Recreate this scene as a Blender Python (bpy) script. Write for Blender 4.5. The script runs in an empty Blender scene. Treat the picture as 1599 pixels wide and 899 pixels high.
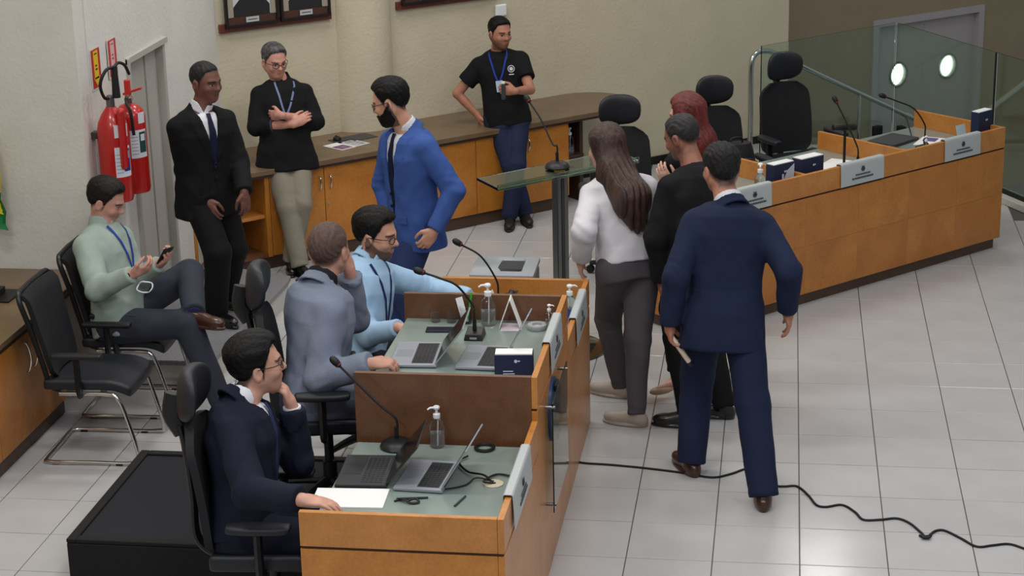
import bpy, math, random
import numpy as np
from mathutils import Vector, Matrix
random.seed(7)
SC = bpy.context.scene
COL = SC.collection
R = math.radians

# ------------------------------------------------------------------ camera
cam_d = bpy.data.cameras.new('camera'); cam = bpy.data.objects.new('camera', cam_d); COL.objects.link(cam)
cam_d.sensor_width = 36.0; cam_d.sensor_fit = 'HORIZONTAL'
cam_d.lens = 2976.28 / 1599.0 * 36.0; cam_d.clip_start = .1; cam_d.clip_end = 200
CAMPOS = Vector((-0.1292, -12.5370, 4.1669))
_yw, _pt, _rl = -0.1460747, 0.3058113, 0.0229301
_fw = Vector((math.sin(_yw)*math.cos(_pt), math.cos(_yw)*math.cos(_pt), -math.sin(_pt)))
_r = Vector((math.cos(_yw), -math.sin(_yw), 0)); _d = _fw.cross(_r)
_r2 = _r*math.cos(_rl) + _d*math.sin(_rl); _d2 = -_r*math.sin(_rl) + _d*math.cos(_rl)
_m = Matrix((( _r2.x, -_d2.x, -_fw.x), (_r2.y, -_d2.y, -_fw.y), (_r2.z, -_d2.z, -_fw.z))).to_4x4()
_m.translation = CAMPOS; cam.matrix_world = _m
SC.camera = cam

# ------------------------------------------------------------------ world, lamps, exposure
w = bpy.data.worlds.new('world'); SC.world = w; w.use_nodes = True
bg = w.node_tree.nodes['Background']; bg.inputs[0].default_value = (.93, .95, 1, 1); bg.inputs[1].default_value = .27
def ceiling_or_fill(x, y, z, sx, sy, power, col=(1, .97, .92)):
    l = bpy.data.lights.new('ceiling_or_fill_light', 'AREA'); l.shape = 'RECTANGLE'; l.size = sx; l.size_y = sy
    l.energy = power; l.color = col
    o = bpy.data.objects.new('ceiling_or_fill_light', l); COL.objects.link(o); o.location = (x, y, z)
for lx, ly, pw in ((-4.0, -5.5, 60), (-1.2, -5.5, 60), (1.8, -5.5, 52), (-4.0, -1.2, 70), (-1.2, -1.2, 52), (1.8, -1.6, 42), (-2.6, 1.2, 42), (.6, 3.0, 40)):  # ceiling lamps; the last one is added to brighten the back wall
    ceiling_or_fill(lx, ly, 5.6, 1.2, .6, pw)
for lx, ly, pw in ((-3.6, -9.6, 110), (0.2, -9.6, 90), (3.6, -9.6, 50)):  # cool fill lamps added above the camera side to brighten surfaces facing it
    ceiling_or_fill(lx, ly, 5.4, 1.2, .6, pw, (.90, .95, 1))
ceiling_or_fill(.42, 7.2, 5.6, .5, .3, 30)
vs = SC.view_settings; vs.view_transform = 'Standard'; vs.look = 'None'; vs.gamma = 1.0; vs.use_curve_mapping = False; vs.exposure = 0.08

# ------------------------------------------------------------------ materials
MATS = {}
def srgb(c):
    return tuple((v/12.92 if v <= .04045 else ((v+.055)/1.055)**2.4) for v in (c[0]/255., c[1]/255., c[2]/255.))
def mat(name, col, rough=.6, metal=0., var=.0, vscale=8., bump=0., bscale=60., spec=.5, trans=0., ior=1.45, emit=0., stretch=None, attr=False, coat=0., alpha=1., sheen=0., col2=None):
    """procedural principled material; col is sRGB 0-255; var mixes towards col2 by noise"""
    if name in MATS: return MATS[name]
    m = bpy.data.materials.new(name); m.use_nodes = True; nt = m.node_tree; N = nt.nodes; Lk = nt.links
    b = N['Principled BSDF']; lin = srgb(col)
    b.inputs['Roughness'].default_value = rough; b.inputs['Metallic'].default_value = metal
    b.inputs['Specular IOR Level'].default_value = spec; b.inputs['IOR'].default_value = ior
    if trans: b.inputs['Transmission Weight'].default_value = trans
    if coat: b.inputs['Coat Weight'].default_value = coat; b.inputs['Coat Roughness'].default_value = .12
    if sheen: b.inputs['Sheen Weight'].default_value = sheen
    if emit: b.inputs['Emission Color'].default_value = (*lin, 1); b.inputs['Emission Strength'].default_value = emit
    if alpha < 1: b.inputs['Alpha'].default_value = alpha
    tc = N.new('ShaderNodeTexCoord'); mp = N.new('ShaderNodeMapping'); Lk.new(tc.outputs['Object'], mp.inputs['Vector'])
    if stretch: mp.inputs['Scale'].default_value = stretch
    src = None
    if attr:
        a = N.new('ShaderNodeVertexColor'); a.layer_name = 'tint'; src = a.outputs['Color']
    if var > 0:
        n = N.new('ShaderNodeTexNoise'); n.inputs['Scale'].default_value = vscale; n.inputs['Detail'].default_value = 5
        Lk.new(mp.outputs['Vector'], n.inputs['Vector'])
        mr = N.new('ShaderNodeMapRange'); mr.inputs[1].default_value = .3; mr.inputs[2].default_value = .7
        Lk.new(n.outputs['Fac'], mr.inputs[0])
        mx = N.new('ShaderNodeMix'); mx.data_type = 'RGBA'; Lk.new(mr.outputs[0], mx.inputs['Factor'])
        if src is None:
            c2 = srgb(col2) if col2 else tuple(v*(1-var) for v in lin)
            mx.inputs['A'].default_value = (*lin, 1); mx.inputs['B'].default_value = (*c2, 1)
        else:
            dk = N.new('ShaderNodeMix'); dk.data_type = 'RGBA'; dk.blend_type = 'MULTIPLY'; dk.inputs['Factor'].default_value = 1
            Lk.new(src, dk.inputs['A']); dk.inputs['B'].default_value = (1-var, 1-var, 1-var, 1)
            Lk.new(src, mx.inputs['A']); Lk.new(dk.outputs['Result'], mx.inputs['B'])
        src = mx.outputs['Result']
    if src is None: b.inputs['Base Color'].default_value = (*lin, 1)
    else: Lk.new(src, b.inputs['Base Color'])
    if bump > 0:
        n2 = N.new('ShaderNodeTexNoise'); n2.inputs['Scale'].default_value = bscale; n2.inputs['Detail'].default_value = 3
        Lk.new(mp.outputs['Vector'], n2.inputs['Vector'])
        bp = N.new('ShaderNodeBump'); bp.inputs['Strength'].default_value = bump; bp.inputs['Distance'].default_value = .01
        Lk.new(n2.outputs['Fac'], bp.inputs['Height']); Lk.new(bp.outputs['Normal'], b.inputs['Normal'])
    MATS[name] = m; return m
def wood(name, c1, c2, rough=.35, scale=6., grain='Z', coat=.25):
    if name in MATS: return MATS[name]
    m = bpy.data.materials.new(name); m.use_nodes = True; nt = m.node_tree; N = nt.nodes; Lk = nt.links
    b = N['Principled BSDF']; b.inputs['Roughness'].default_value = rough
    b.inputs['Coat Weight'].default_value = coat; b.inputs['Coat Roughness'].default_value = .2
    tc = N.new('ShaderNodeTexCoord'); mp = N.new('ShaderNodeMapping'); Lk.new(tc.outputs['Object'], mp.inputs['Vector'])
    mp.inputs['Scale'].default_value = {'Z': (3, 3, .35), 'X': (.35, 3, 3), 'Y': (3, .35, 3), 'N': (1.2, 1.2, 1.2)}[grain]
    n = N.new('ShaderNodeTexNoise'); n.inputs['Scale'].default_value = scale; n.inputs['Detail'].default_value = 8; n.inputs['Roughness'].default_value = .65
    n.inputs['Distortion'].default_value = .6
    n3 = N.new('ShaderNodeTexNoise'); n3.inputs['Scale'].default_value = scale*14; n3.inputs['Detail'].default_value = 4
    Lk.new(mp.outputs['Vector'], n.inputs['Vector']); Lk.new(mp.outputs['Vector'], n3.inputs['Vector'])
    ad = N.new('ShaderNodeMath'); ad.operation = 'MULTIPLY_ADD'; ad.inputs[1].default_value = .45; Lk.new(n3.outputs['Fac'], ad.inputs[0]); Lk.new(n.outputs['Fac'], ad.inputs[2])
    mr = N.new('ShaderNodeMapRange'); mr.inputs[1].default_value = .5; mr.inputs[2].default_value = .95; Lk.new(ad.outputs[0], mr.inputs[0])
    mx = N.new('ShaderNodeMix'); mx.data_type = 'RGBA'; Lk.new(mr.outputs[0], mx.inputs['Factor'])
    mx.inputs['A'].default_value = (*srgb(c1), 1); mx.inputs['B'].default_value = (*srgb(c2), 1); Lk.new(mx.outputs['Result'], b.inputs['Base Color'])
    MATS[name] = m; return m
def granite(name):
    m = mat(name, (150, 150, 152), .35, var=1, vscale=130, col2=(84, 86, 92), bump=.05, bscale=200); return m

# ------------------------------------------------------------------ mesh building
class MB:
    def __init__(s): s.v = []; s.f = []
    def add(s, vs_, fs_):
        o = len(s.v); s.v += [tuple(p) for p in vs_]; s.f += [tuple(i+o for i in f) for f in fs_]; return s
    def box(s, x0, x1, y0, y1, z0, z1):
        return s.add([(x0,y0,z0),(x1,y0,z0),(x1,y1,z0),(x0,y1,z0),(x0,y0,z1),(x1,y0,z1),(x1,y1,z1),(x0,y1,z1)],
                     [(3,2,1,0),(4,5,6,7),(0,1,5,4),(1,2,6,5),(2,3,7,6),(3,0,4,7)])
    def obox(s, M, x0, x1, y0, y1, z0, z1):
        o = len(s.v); s.box(x0,x1,y0,y1,z0,z1); s.v[o:] = [tuple(M @ Vector(p)) for p in s.v[o:]]; return s
    def prism(s, poly, z0, z1):
        n = len(poly); a = sum(poly[i][0]*poly[(i+1)%n][1]-poly[(i+1)%n][0]*poly[i][1] for i in range(n))
        if a < 0: poly = poly[::-1]
        return s.add([(x,y,z0) for x,y in poly]+[(x,y,z1) for x,y in poly],
                     [tuple(range(n-1,-1,-1)), tuple(range(n,2*n))]+[(i,(i+1)%n,(i+1)%n+n,i+n) for i in range(n)])
    def tube(s, pts, r, n=10, closed=False, flat=1.0):
        pts = [Vector(p) for p in pts]; rr = r if isinstance(r,(list,tuple)) else [r]*len(pts)
        m = len(pts); rings = []; up = None
        for i,p in enumerate(pts):
            if closed: t = (pts[(i+1)%m]-pts[i-1])
            else: t = (pts[min(i+1,m-1)]-pts[max(i-1,0)])
            if t.length < 1e-9: t = Vector((0,0,1))
            t.normalize()
            if up is None: up = Vector((0,0,1)) if abs(t.z) < .9 else Vector((1,0,0))
            a = up - t*up.dot(t)
            if a.length < 1e-5: a = t.orthogonal()
            a.normalize(); b = t.cross(a); up = a
            rings.append([p + a*math.cos(2*math.pi*k/n)*rr[i]*flat + b*math.sin(2*math.pi*k/n)*rr[i] for k in range(n)])
        vs_ = [q for g in rings for q in g]; fs_ = []
        for i in range(m if closed else m-1):
            j = (i+1) % m
            fs_ += [(i*n+k, i*n+(k+1)%n, j*n+(k+1)%n, j*n+k) for k in range(n)]
        if not closed: fs_ += [tuple(range(n-1,-1,-1)), tuple((m-1)*n+k for k in range(n))]
        return s.add(vs_, fs_)
    def lathe(s, prof, n=24, M=None):
        """prof: (r,z) from bottom to top"""
        vs_ = []; fs_ = []
        for r,z in prof: vs_ += [(r*math.cos(2*math.pi*k/n), r*math.sin(2*math.pi*k/n), z) for k in range(n)]
        for i in range(len(prof)-1): fs_ += [(i*n+k, i*n+(k+1)%n, (i+1)*n+(k+1)%n, (i+1)*n+k) for k in range(n)]
        fs_ += [tuple(range(n-1,-1,-1)), tuple((len(prof)-1)*n+k for k in range(n))]
        if M is not None: vs_ = [tuple(M @ Vector(p)) for p in vs_]
        return s.add(vs_, fs_)
    def grid(s, fn, nu, nv, closed_u=False):
        vs_ = [fn(i/nu, j/nv) for j in range(nv+1) for i in range(nu+1)]
        return s.add(vs_, [(j*(nu+1)+i, j*(nu+1)+i+1, (j+1)*(nu+1)+i+1, (j+1)*(nu+1)+i) for j in range(nv) for i in range(nu)])
    def slab(s, fn, nu, nv, th):
        """a closed sheet: fn(u,v)->(point, normal)"""
        g = [[fn(i/nu, j/nv) for i in range(nu+1)] for j in range(nv+1)]
        top = [Vector(q[0])+Vector(q[1]).normalized()*th/2 for r_ in g for q in r_]; bot = [Vector(q[0])-Vector(q[1]).normalized()*th/2 for r_ in g for q in r_]
        n1 = nu+1; N = len(top); f = []
        for j in range(nv):
            for i in range(nu):
                a,b,c,d = j*n1+i, j*n1+i+1, (j+1)*n1+i+1, (j+1)*n1+i
                f += [(a,b,c,d), (d+N,c+N,b+N,a+N)]
        for i in range(nu): f += [(i+N,i+1+N,i+1,i), (nv*n1+i, nv*n1+i+1, nv*n1+i+1+N, nv*n1+i+N)]
        for j in range(nv): f += [(j*n1,(j+1)*n1,(j+1)*n1+N,j*n1+N), (j*n1+nu+N,(j+1)*n1+nu+N,(j+1)*n1+nu,j*n1+nu)]
        return s.add([tuple(p) for p in top+bot], f)
    def mesh(s, name):
        me = bpy.data.meshes.new(name); me.from_pydata(s.v, [], s.f); me.update(); return me
def obj(name, mb, m, parent=None, bevel=0., smooth=False, loc=None, rz=None, segs=2):
    me = mb.mesh(name) if isinstance(mb, MB) else mb
    if m is not None and not me.materials: me.materials.append(m)
    if smooth:
        for p in me.polygons: p.use_smooth = True
    o = bpy.data.objects.new(name, me); COL.objects.link(o)
    if parent is not None: o.parent = parent
    if loc is not None: o.location = loc
    if rz is not None: o.rotation_euler = (0,0,rz)
    if bevel > 0:
        md = o.modifiers.new('bevel', 'BEVEL'); md.width = bevel; md.segments = segs; md.limit_method = 'ANGLE'; md.angle_limit = R(40)
    if smooth == 'auto' or (smooth and bevel == 0):
        try: me.set_sharp_from_angle(angle=R(38))
        except Exception: pass
    return o
def tag(o, label=None, cat=None, group=None, kind=None):
    if label: o['label'] = label
    if cat: o['category'] = cat
    if group: o['group'] = group
    if kind: o['kind'] = kind
    return o
def thing(name, label, cat, loc=(0,0,0), rz=0., group=None):
    o = bpy.data.objects.new(name, None); COL.objects.link(o); o.location = loc; o.rotation_euler = (0,0,rz); o.empty_display_size = .1
    return tag(o, label, cat, group)
def struct(name, mb, m, label=None, **k):
    o = obj(name, mb, m, **k)
    if k.get('parent') is None: tag(o, label, None, None, 'structure')
    return o
def copy_tree(o, parent=None):
    c = o.copy(); COL.objects.link(c); c.parent = parent
    for ch in list(o.children): copy_tree(ch, c)
    return c
def bez(pts, n=12):
    """Catmull-Rom through pts"""
    P = [Vector(p) for p in pts]; P = [P[0]*2-P[1]] + P + [P[-1]*2-P[-2]]; out = []
    for i in range(1, len(P)-2):
        for k in range(n):
            t = k/n; a,b,c,d = P[i-1],P[i],P[i+1],P[i+2]
            out.append(.5*((2*b)+(c-a)*t+(2*a-5*b+4*c-d)*t*t+(3*b-a-3*c+d)*t**3))
    out.append(P[-2]); return out
def frame(origin, ang):
    return Matrix.Translation(Vector(origin)) @ Matrix.Rotation(ang, 4, 'Z')
# ------------------------------------------------------------------ palette
M_WALL = mat('cream_plaster', (200, 191, 166), .85, var=.08, vscale=3, bump=.35, bscale=38)
M_WALLN = mat('offwhite_plaster', (216, 213, 206), .85, var=.08, vscale=3, bump=.35, bscale=38)
M_DOORP = mat('pale_painted_door', (176, 172, 164), .5, var=.04, vscale=4)
M_TILE = mat('floor_tile_glaze', (184, 183, 183), .17, var=.09, vscale=3.0, bump=.012, bscale=14, spec=.5)
M_GROUT = mat('grout', (84, 80, 74), .9)
M_GRAN = granite('granite_slab')
M_RISER = mat('step_riser', (196, 194, 186), .4, var=.05)
M_HONEY = wood('honey_veneer', (196, 129, 50), (164, 99, 33), .34, 3.0, 'N')
M_HONEY2 = wood('honey_veneer_turned', (190, 123, 47), (167, 101, 35), .34, 3.4, 'N')
M_HONEYB = wood('honey_edge', (196, 132, 62), (170, 106, 44), .34, 4.0, 'N')
M_BROWN = wood('brown_veneer', (112, 74, 48), (88, 56, 34), .38, 5.0, 'N')
M_TOPW = wood('greybrown_laminate', (118, 96, 72), (98, 78, 56), .4, 4.0, 'N')
M_DKWOOD = wood('dark_edge_wood', (70, 46, 32), (52, 34, 24), .45, 5.0, 'N', coat=.1)
M_PLINTH = wood('plinth_wood', (86, 62, 46), (70, 50, 38), .5, 4.0, 'N', coat=.05)
M_GROOVE = mat('dark_red_groove', (54, 18, 14), .6)
M_GLASSTOP = mat('frosted_desk_glass', (132, 146, 140), .22, var=.05, vscale=2, coat=.5)
M_BLACK = mat('black_plastic', (20, 20, 22), .42, bump=.05, bscale=300)
M_BLACKSOFT = mat('black_mesh_fabric', (21, 22, 26), .8, var=.3, vscale=200, bump=.2, bscale=500)
M_LEATHER = mat('black_leatherette', (26, 28, 34), .5, bump=.08, bscale=260)
M_DKGREY = mat('dark_grey_plastic', (52, 54, 58), .45)
M_GREY = mat('grey_plastic', (150, 153, 158), .4)
M_CHROME = mat('chrome', (205, 205, 205), .16, metal=1.0)
M_STEEL = mat('brushed_steel', (120, 120, 118), .34, metal=1.0)
M_WHITE = mat('white_plastic', (226, 228, 230), .4)
M_PAPER = mat('white_paper', (228, 228, 226), .8)
M_GLASS = mat('clear_glass', (214, 232, 222), .03, trans=1.0, ior=1.45)
M_CLEAR = mat('clear_plastic', (238, 240, 242), .06, trans=1.0, ior=1.3)
M_GEL = mat('sanitiser_gel', (230, 234, 236), .1, trans=.9, ior=1.33)
M_NAVYBOX = mat('navy_card', (26, 34, 66), .55)
M_RED = mat('extinguisher_red', (176, 26, 24), .28, coat=.5)
M_REDPLAS = mat('red_plastic', (190, 40, 36), .4)
M_RUBBER = mat('black_rubber', (14, 14, 15), .55)
M_CARPET = mat('black_carpet', (34, 36, 42), .95, var=.35, vscale=300, bump=.6, bscale=420)
M_CARPETRIM = mat('black_carpet_rim', (12, 12, 13), .85)

# ------------------------------------------------------------------ floor
TS = .43
fl = MB().prism([(-6.2,-9.5),(4.5,-9.5),(4.5,-1.2),(1.66,3.36),(.9,4.82),(-.05,5.45),(-4.4,1.37),(-4.36,-1.65),(-6.2,-1.65)], -.14, -.004)
FLOOR = struct('floor', fl, M_GROUT, 'pale glazed square floor tiles with dark joints')
t = MB(); h = TS/2-.0026; q = h-.002
t.add([(-h,-h,-.012),(h,-h,-.012),(h,h,-.012),(-h,h,-.012),(-h,-h,-.0015),(h,-h,-.0015),(h,h,-.0015),(-h,h,-.0015),(-q,-q,0),(q,-q,0),(q,q,0),(-q,q,0)],
      [(0,1,5,4),(1,2,6,5),(2,3,7,6),(3,0,4,7),(4,5,9,8),(5,6,10,9),(6,7,11,10),(7,4,8,11),(8,9,10,11)])
TILE_ME = t.mesh('tile'); TILE_ME.materials.append(M_TILE)
def inside(x, y):
    if y > -1.65 and x < -4.3: return False
    if (y-1.37) > .95*(x+4.40)-.05: return False               # back wall
    if x > 1.3 and (y-3.36) > -1.75*(x-1.66)-.2: return False   # glass kerb on the right
    if y < -1.6 and x < -4.9: return False
    if x < -3.72 and -1.6 < y < .6 and y-(-1.6) < 9: return False   # under the granite platform
    if -3.5 < x < -2.2 and -4.35 < y < -3.25: return False          # under the carpeted riser
    return True
cand = []
for i in range(-14, 8):
    for j in range(-20, 12):
        cx, cy = (i+.5)*TS, (j+.5)*TS
        if inside(cx, cy) and -8 < cy:
            d = Vector((cx,cy,0))-CAMPOS; lx = d.dot(_r2)/d.dot(_fw); ly = d.dot(_d2)/d.dot(_fw)
            vis = abs(lx) < .29 and ly < .17
            cand.append((0 if vis else 1, d.length, cx, cy))
cand.sort(); rest = MB()
for k,(v,_,cx,cy) in enumerate(cand):
    if v == 0 and k < 296:
        o = bpy.data.objects.new('tile', TILE_ME); COL.objects.link(o); o.parent = FLOOR; o.location = (cx, cy, random.uniform(-.0006,.0004))
        o.rotation_euler = (random.uniform(-.0012,.0012), random.uniform(-.0012,.0012), 0)
    else:
        rest.add([(x+cx,y+cy,z) for x,y,z in t.v], t.f)
tag(obj('tile_field', rest, M_TILE, FLOOR), kind='stuff')

# ------------------------------------------------------------------ walls (plan follows the octagonal chamber)
WH = 4.6
struct('wall_left', MB().prism([(-6.2,-1.65),(-4.35,-1.65),(-4.36,-1.45),(-6.2,-1.45)], -.1, WH), M_WALLN, 'off-white textured wall behind the two visitor chairs')
struct('wall_side', MB().prism([(-5.26,-9.5),(-5.18,-9.5),(-5.18,-1.66),(-5.26,-1.66)], -.1, WH), M_WALL, 'cream wall behind the low cabinet')
# wall with the low door; opening Y -.765 .. .075, top z 1.91
def wall2(y0, y1, z0, z1):
    def X(y): return -4.35-.05*(y+1.65)/3.02
    return MB().prism([(X(y0),y0),(X(y1),y1),(X(y1)-.22,y1),(X(y0)-.22,y0)], z0, z1)
wd = wall2(-1.449, -.765, -.1, WH); o2 = wall2(.075, 1.42, -.1, WH); o3 = wall2(-.765, .075, 1.91, WH)
wd.add(o2.v, o2.f).add(o3.v, o3.f)
struct('wall_door', wd, M_WALLN, 'off-white wall with the pale door and the extinguishers')
dr = MB().box(-4.475,-4.44,-.72,-.20,.17,1.87)
D1 = struct('door_1', dr, M_DOORP, 'pale painted door leaf set in the left wall', bevel=.004)
obj('door_leaf', MB().box(-4.475,-4.43,-.194,.03,.17,1.87), M_DOORP, D1, bevel=.004)
obj('door_frame', MB().box(-4.50,-4.345,-.765,-.722,.17,1.91), M_DOORP, D1, bevel=.003)
obj('door_frame', MB().box(-4.50,-4.375,.032,.077,.17,1.91), M_DOORP, D1, bevel=.003)
obj('door_frame', MB().box(-4.50,-4.35,-.765,.077,1.872,1.915), M_DOORP, D1, bevel=.003)
# back wall, local frame: x along the wall, y into the wall
CB_ANG = math.atan2(.685,.729)
CB = frame((-1.83,2.825,0), CB_ANG)        # front foot of the long counter
def cbw(x, y, z=0): return CB @ Vector((x,y,z))
bwm = MB().obox(CB, -2.92, 3.05, .716, .95, -.1, WH)
struct('wall_back', bwm, M_WALL, 'long cream textured wall behind the counter')
struct('baseboard_back', MB().obox(CB, .30, 3.06, .700, .7155, 0, .07), mat('black_skirting', (22,20,20), .5), 'black skirting along the cream back wall', bevel=.003)
# rounded pilaster
pl = MB().lathe([(.275,0),(.275,WH)], 40, CB @ Matrix.Translation((-1.56,.82,0)))
struct('trim_1', pl, M_WALL, 'rounded cream pilaster standing out of the back wall', smooth=True)
# recess on the right, half a storey lower
rw_o = Vector((.80,7.29,0)); RA = R(41.5)
RW = frame(rw_o, RA)
struct('wall_right', (lambda m: m)(MB().obox(RW,-4,.0,0,.2,-1.3,WH).obox(RW,1.52,6,0,.2,-1.3,WH).obox(RW,0,1.52,0,.2,.78,WH)), mat('beige_plaster', (150,138,112), .85, var=.08, vscale=3, bump=.3, bscale=38), 'plain wall beyond the glass with the double doors')
struct('wall_stair', MB().obox(CB, 3.03, 3.06, .72, 1.6, -1.3, WH), M_WALL, 'short return wall beside the stairwell')
M_DLEAF = mat('grey_lilac_door', (168,164,164), .45, var=.04)
D2 = struct('door_2', MB().obox(RW, .03, 1.49, .06, .09, .74, .78), M_DLEAF, 'grey double door with two round portholes')
def leaf(x0, x1, hx):
    me = MB(); n = 28; hz = .19; hr = .125; zb, zt = -1.28, .735
    # slab with a round hole: ring of quads from the hole to the rectangle border
    def border(a):
        c,s_ = math.cos(a), math.sin(a); tx = ((x1-hx) if c > 0 else (hx-x0))/max(abs(c),1e-6); tz = ((zt-hz) if s_ > 0 else (hz-zb))/max(abs(s_),1e-6)
        t_ = min(tx,tz); return (hx+c*t_, hz+s_*t_)
    angs = sorted(set([2*math.pi*k/n for k in range(n)]+[math.atan2(z_-hz,x_-hx)%(2*math.pi) for x_ in (x0,x1) for z_ in (zb,zt)]))
    m_ = len(angs); V=[]
    for y in (.05,.095):
        for a in angs: V.append((hx+hr*math.cos(a),y,hz+hr*math.sin(a)))
        for a in angs: b_=border(a); V.append((b_[0],y,b_[1]))
    F=[]
    for k in range(m_):
        k2=(k+1)%m_
        F.append((k,k2,m_+k2,m_+k)); F.append((3*m_+k,3*m_+k2,2*m_+k2,2*m_+k)); F.append((2*m_+k,2*m_+k2,k2,k)); F.append((m_+k,m_+k2,3*m_+k2,3*m_+k))
    me.add([tuple(RW @ Vector(p)) for p in V],F)
    l = obj('door_leaf', me, M_DLEAF, D2)
    ring = MB().tube([RW @ Vector((hx+hr*math.cos(a),.045,hz+hr*math.sin(a))) for a in [2*math.pi*k/28 for k in range(28)]], .014, 8, closed=True)
    obj('porthole_rim', ring, M_STEEL, l, smooth=True)
    gl = MB().lathe([(hr,0),(hr,.006)], 28, RW @ Matrix.Translation((hx,.075,hz)) @ Matrix.Rotation(R(90),4,'X'))
    obj('porthole_pane', gl, M_GLASS, l)
leaf(.03,.745,.39); leaf(.755,1.49,1.12)
obj('door_frame', MB().obox(RW,-.05,.03,-.02,.12,-1.28,.81), M_DLEAF, D2); obj('door_frame', MB().obox(RW,1.49,1.57,-.02,.12,-1.28,.81), M_DLEAF, D2)
obj('door_frame', MB().obox(RW,.03,1.49,-.02,.12,.735,.81), M_DLEAF, D2)
# daylit corridor seen through the portholes
struct('window_1', MB().obox(RW,-1.0,3.6,1.6,1.62,-1.2,2.2), mat('daylight_window', (255,255,250), .6, emit=3.2), 'bright daylit window of the corridor beyond the portholes')
struct('floor_lower', MB().prism([(-1.5,3.4),(.9,4.8),(1.7,3.3),(4.5,-1.0),(8,4),(8,12),(-3,6)], -1.42,-1.29), M_GRAN, 'grey granite floor of the lower lobby')
stp = MB()
ST = struct('stair_flight', MB().obox(CB,1.9,2.1,.02,.70,-.16,.0), M_GRAN, 'granite stair going down behind the glass')
for k in range(7): obj('step', MB().obox(CB,2.1+k*.27,2.38+k*.27,.02,.70,-1.28,-.17-k*.17), M_GRAN, ST, bevel=.004)

# ------------------------------------------------------------------ granite platform on the left
PF = [(-4.35,-1.64),(-3.66,-1.64),(-3.60,.02),(-3.62,.15),(-4.0,.30),(-4.38,.30)]
P0 = struct('platform', MB().prism(PF, 0, .135), M_RISER, 'low step with pale risers below the left door')
obj('granite_top', MB().prism([(-4.352,-1.66),(-3.645,-1.66),(-3.585,.02),(-3.60,.165),(-4.0,.315),(-4.38,.315)], .1355,.17), M_GRAN, P0, bevel=.004)

# ------------------------------------------------------------------ glass balustrade on the right
ga, gc, gp, ge = Vector((-.333,3.671)), Vector((.867,4.871)), Vector((1.607,3.418)), Vector((3.2,.29))
def glass_panel(name, a, b, label):
    d = (b-a).normalized(); n = Vector((-d.y,d.x)); a2 = a+d*.016; b2 = b-d*.016; hw = .006
    o = obj(name, MB().prism([tuple(a2+n*hw),tuple(b2+n*hw),tuple(b2-n*hw),tuple(a2-n*hw)], .085, 1.2), M_GLASS)
    return tag(o, label, 'glass panel', 'stair balustrade panes')
glass_panel('glass_balustrade', ga, gc, 'clear glass pane standing behind the long bench chairs')
glass_panel('glass_balustrade', gc, gp, 'clear glass pane behind the right end of the bench')
glass_panel('glass_balustrade', gp, ge, 'clear glass pane at the right edge past the black post')
tag(obj('balustrade_post', MB().box(gp.x-.012,gp.x+.012,gp.y-.012,gp.y+.012,.085,1.2), M_RUBBER), 'thin black joint post between two right hand glass panes', 'post')
def kerb(name, a, b, label):
    d = (b-a).normalized(); n = Vector((-d.y,d.x))
    o = obj(name, MB().prism([tuple(a+n*.10),tuple(b+n*.10),tuple(b-n*.09),tuple(a-n*.09)], 0, .06), M_RISER, bevel=.006)
    tag(o, label, None, None, 'structure')
    obj('rubber_channel', MB().prism([tuple(a+n*.022),tuple(b+n*.022),tuple(b-n*.022),tuple(a-n*.022)], .06, .088), M_RUBBER, o)
kerb('trim_2', ga, gc, 'pale kerb under the glass behind the chairs'); kerb('trim_3', gc, ge, 'pale kerb under the right hand glass')
hr = thing('handrail', 'polished steel stair handrail rising behind the bench chairs', 'handrail', (-.42,4.5,0))
pth = bez([(0,0,0),(0,0,.5),(0,0,.86),(.03,.03,.965),(.11,.1,.985),(.25,.22,.92),(.9,.82,.50),(1.6,1.45,.06),(2.0,1.82,-.2)], 8)
obj('rail', MB().tube(pth, .024, 12), M_CHROME, hr, smooth=True)
obj('base_flange', MB().lathe([(.05,0),(.05,.008),(.028,.012)],20), M_CHROME, hr, smooth=True)
for u_ in (1.0,1.8): obj('rail_post', MB().tube([(u_,u_*.908,.42-(u_-1)*.63),(u_,u_*.908,-.55-(u_-1)*.4)], .015, 10), M_CHROME, hr, smooth=True)
tag(obj('slanting_strip', MB().add([tuple(RW @ Vector(p)) for p in [(1.2,-.02,-.62),(4.4,-.02,.75),(4.4,-.02,.80),(1.2,-.02,-.57),(1.2,0,-.62),(4.4,0,.75),(4.4,0,.80),(1.2,0,-.57)]],[(0,1,2,3),(7,6,5,4),(3,2,6,7),(0,4,5,1),(0,3,7,4),(1,5,6,2)]), M_RISER), 'slanting pale ledge along the wall beyond the glass', None, None, 'structure')  # thin pale strip rising to the right across the far wall
# ------------------------------------------------------------------ long counter on the back wall
ctop = MB()
poly = [(-3.62,-.04),(.42,-.04)]
for k in range(1,10):
    a = R(-90+k*18); poly.append((.42+.36*math.cos(a)*1.0, .335+.375*math.sin(a)))
poly += [(.42,.71),(-1.33,.712),(-1.40,.60),(-1.56,.535),(-1.72,.60),(-1.79,.712),(-2.92,.712)]
ct = thing('counter_top', 'long grey-brown laminate counter top with a rounded right end', 'counter', (-1.83,2.825,0), CB_ANG)
obj('top_board', MB().prism(poly, .742, .782), M_TOPW, ct, bevel=.004)
edge = [(x*1.0, y) for x,y in poly[:12]]
obj('edge_band', MB().prism([(-3.6,-.025),(.40,-.025)]+[(.40+.335*math.cos(R(-90+k*18)), .335+.35*math.sin(R(-90+k*18))) for k in range(1,10)]+[(.40,.66),(-3.2,.66)], .722, .7418), M_DKWOOD, ct)
obj('end_support', MB().box(.12,.155,.10,.60,.0,.7215), M_DKWOOD, ct, bevel=.002)
obj('end_shelf', MB().box(-.05,.119,.04,.60,.40,.425), M_DKWOOD, ct, bevel=.002)
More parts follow.
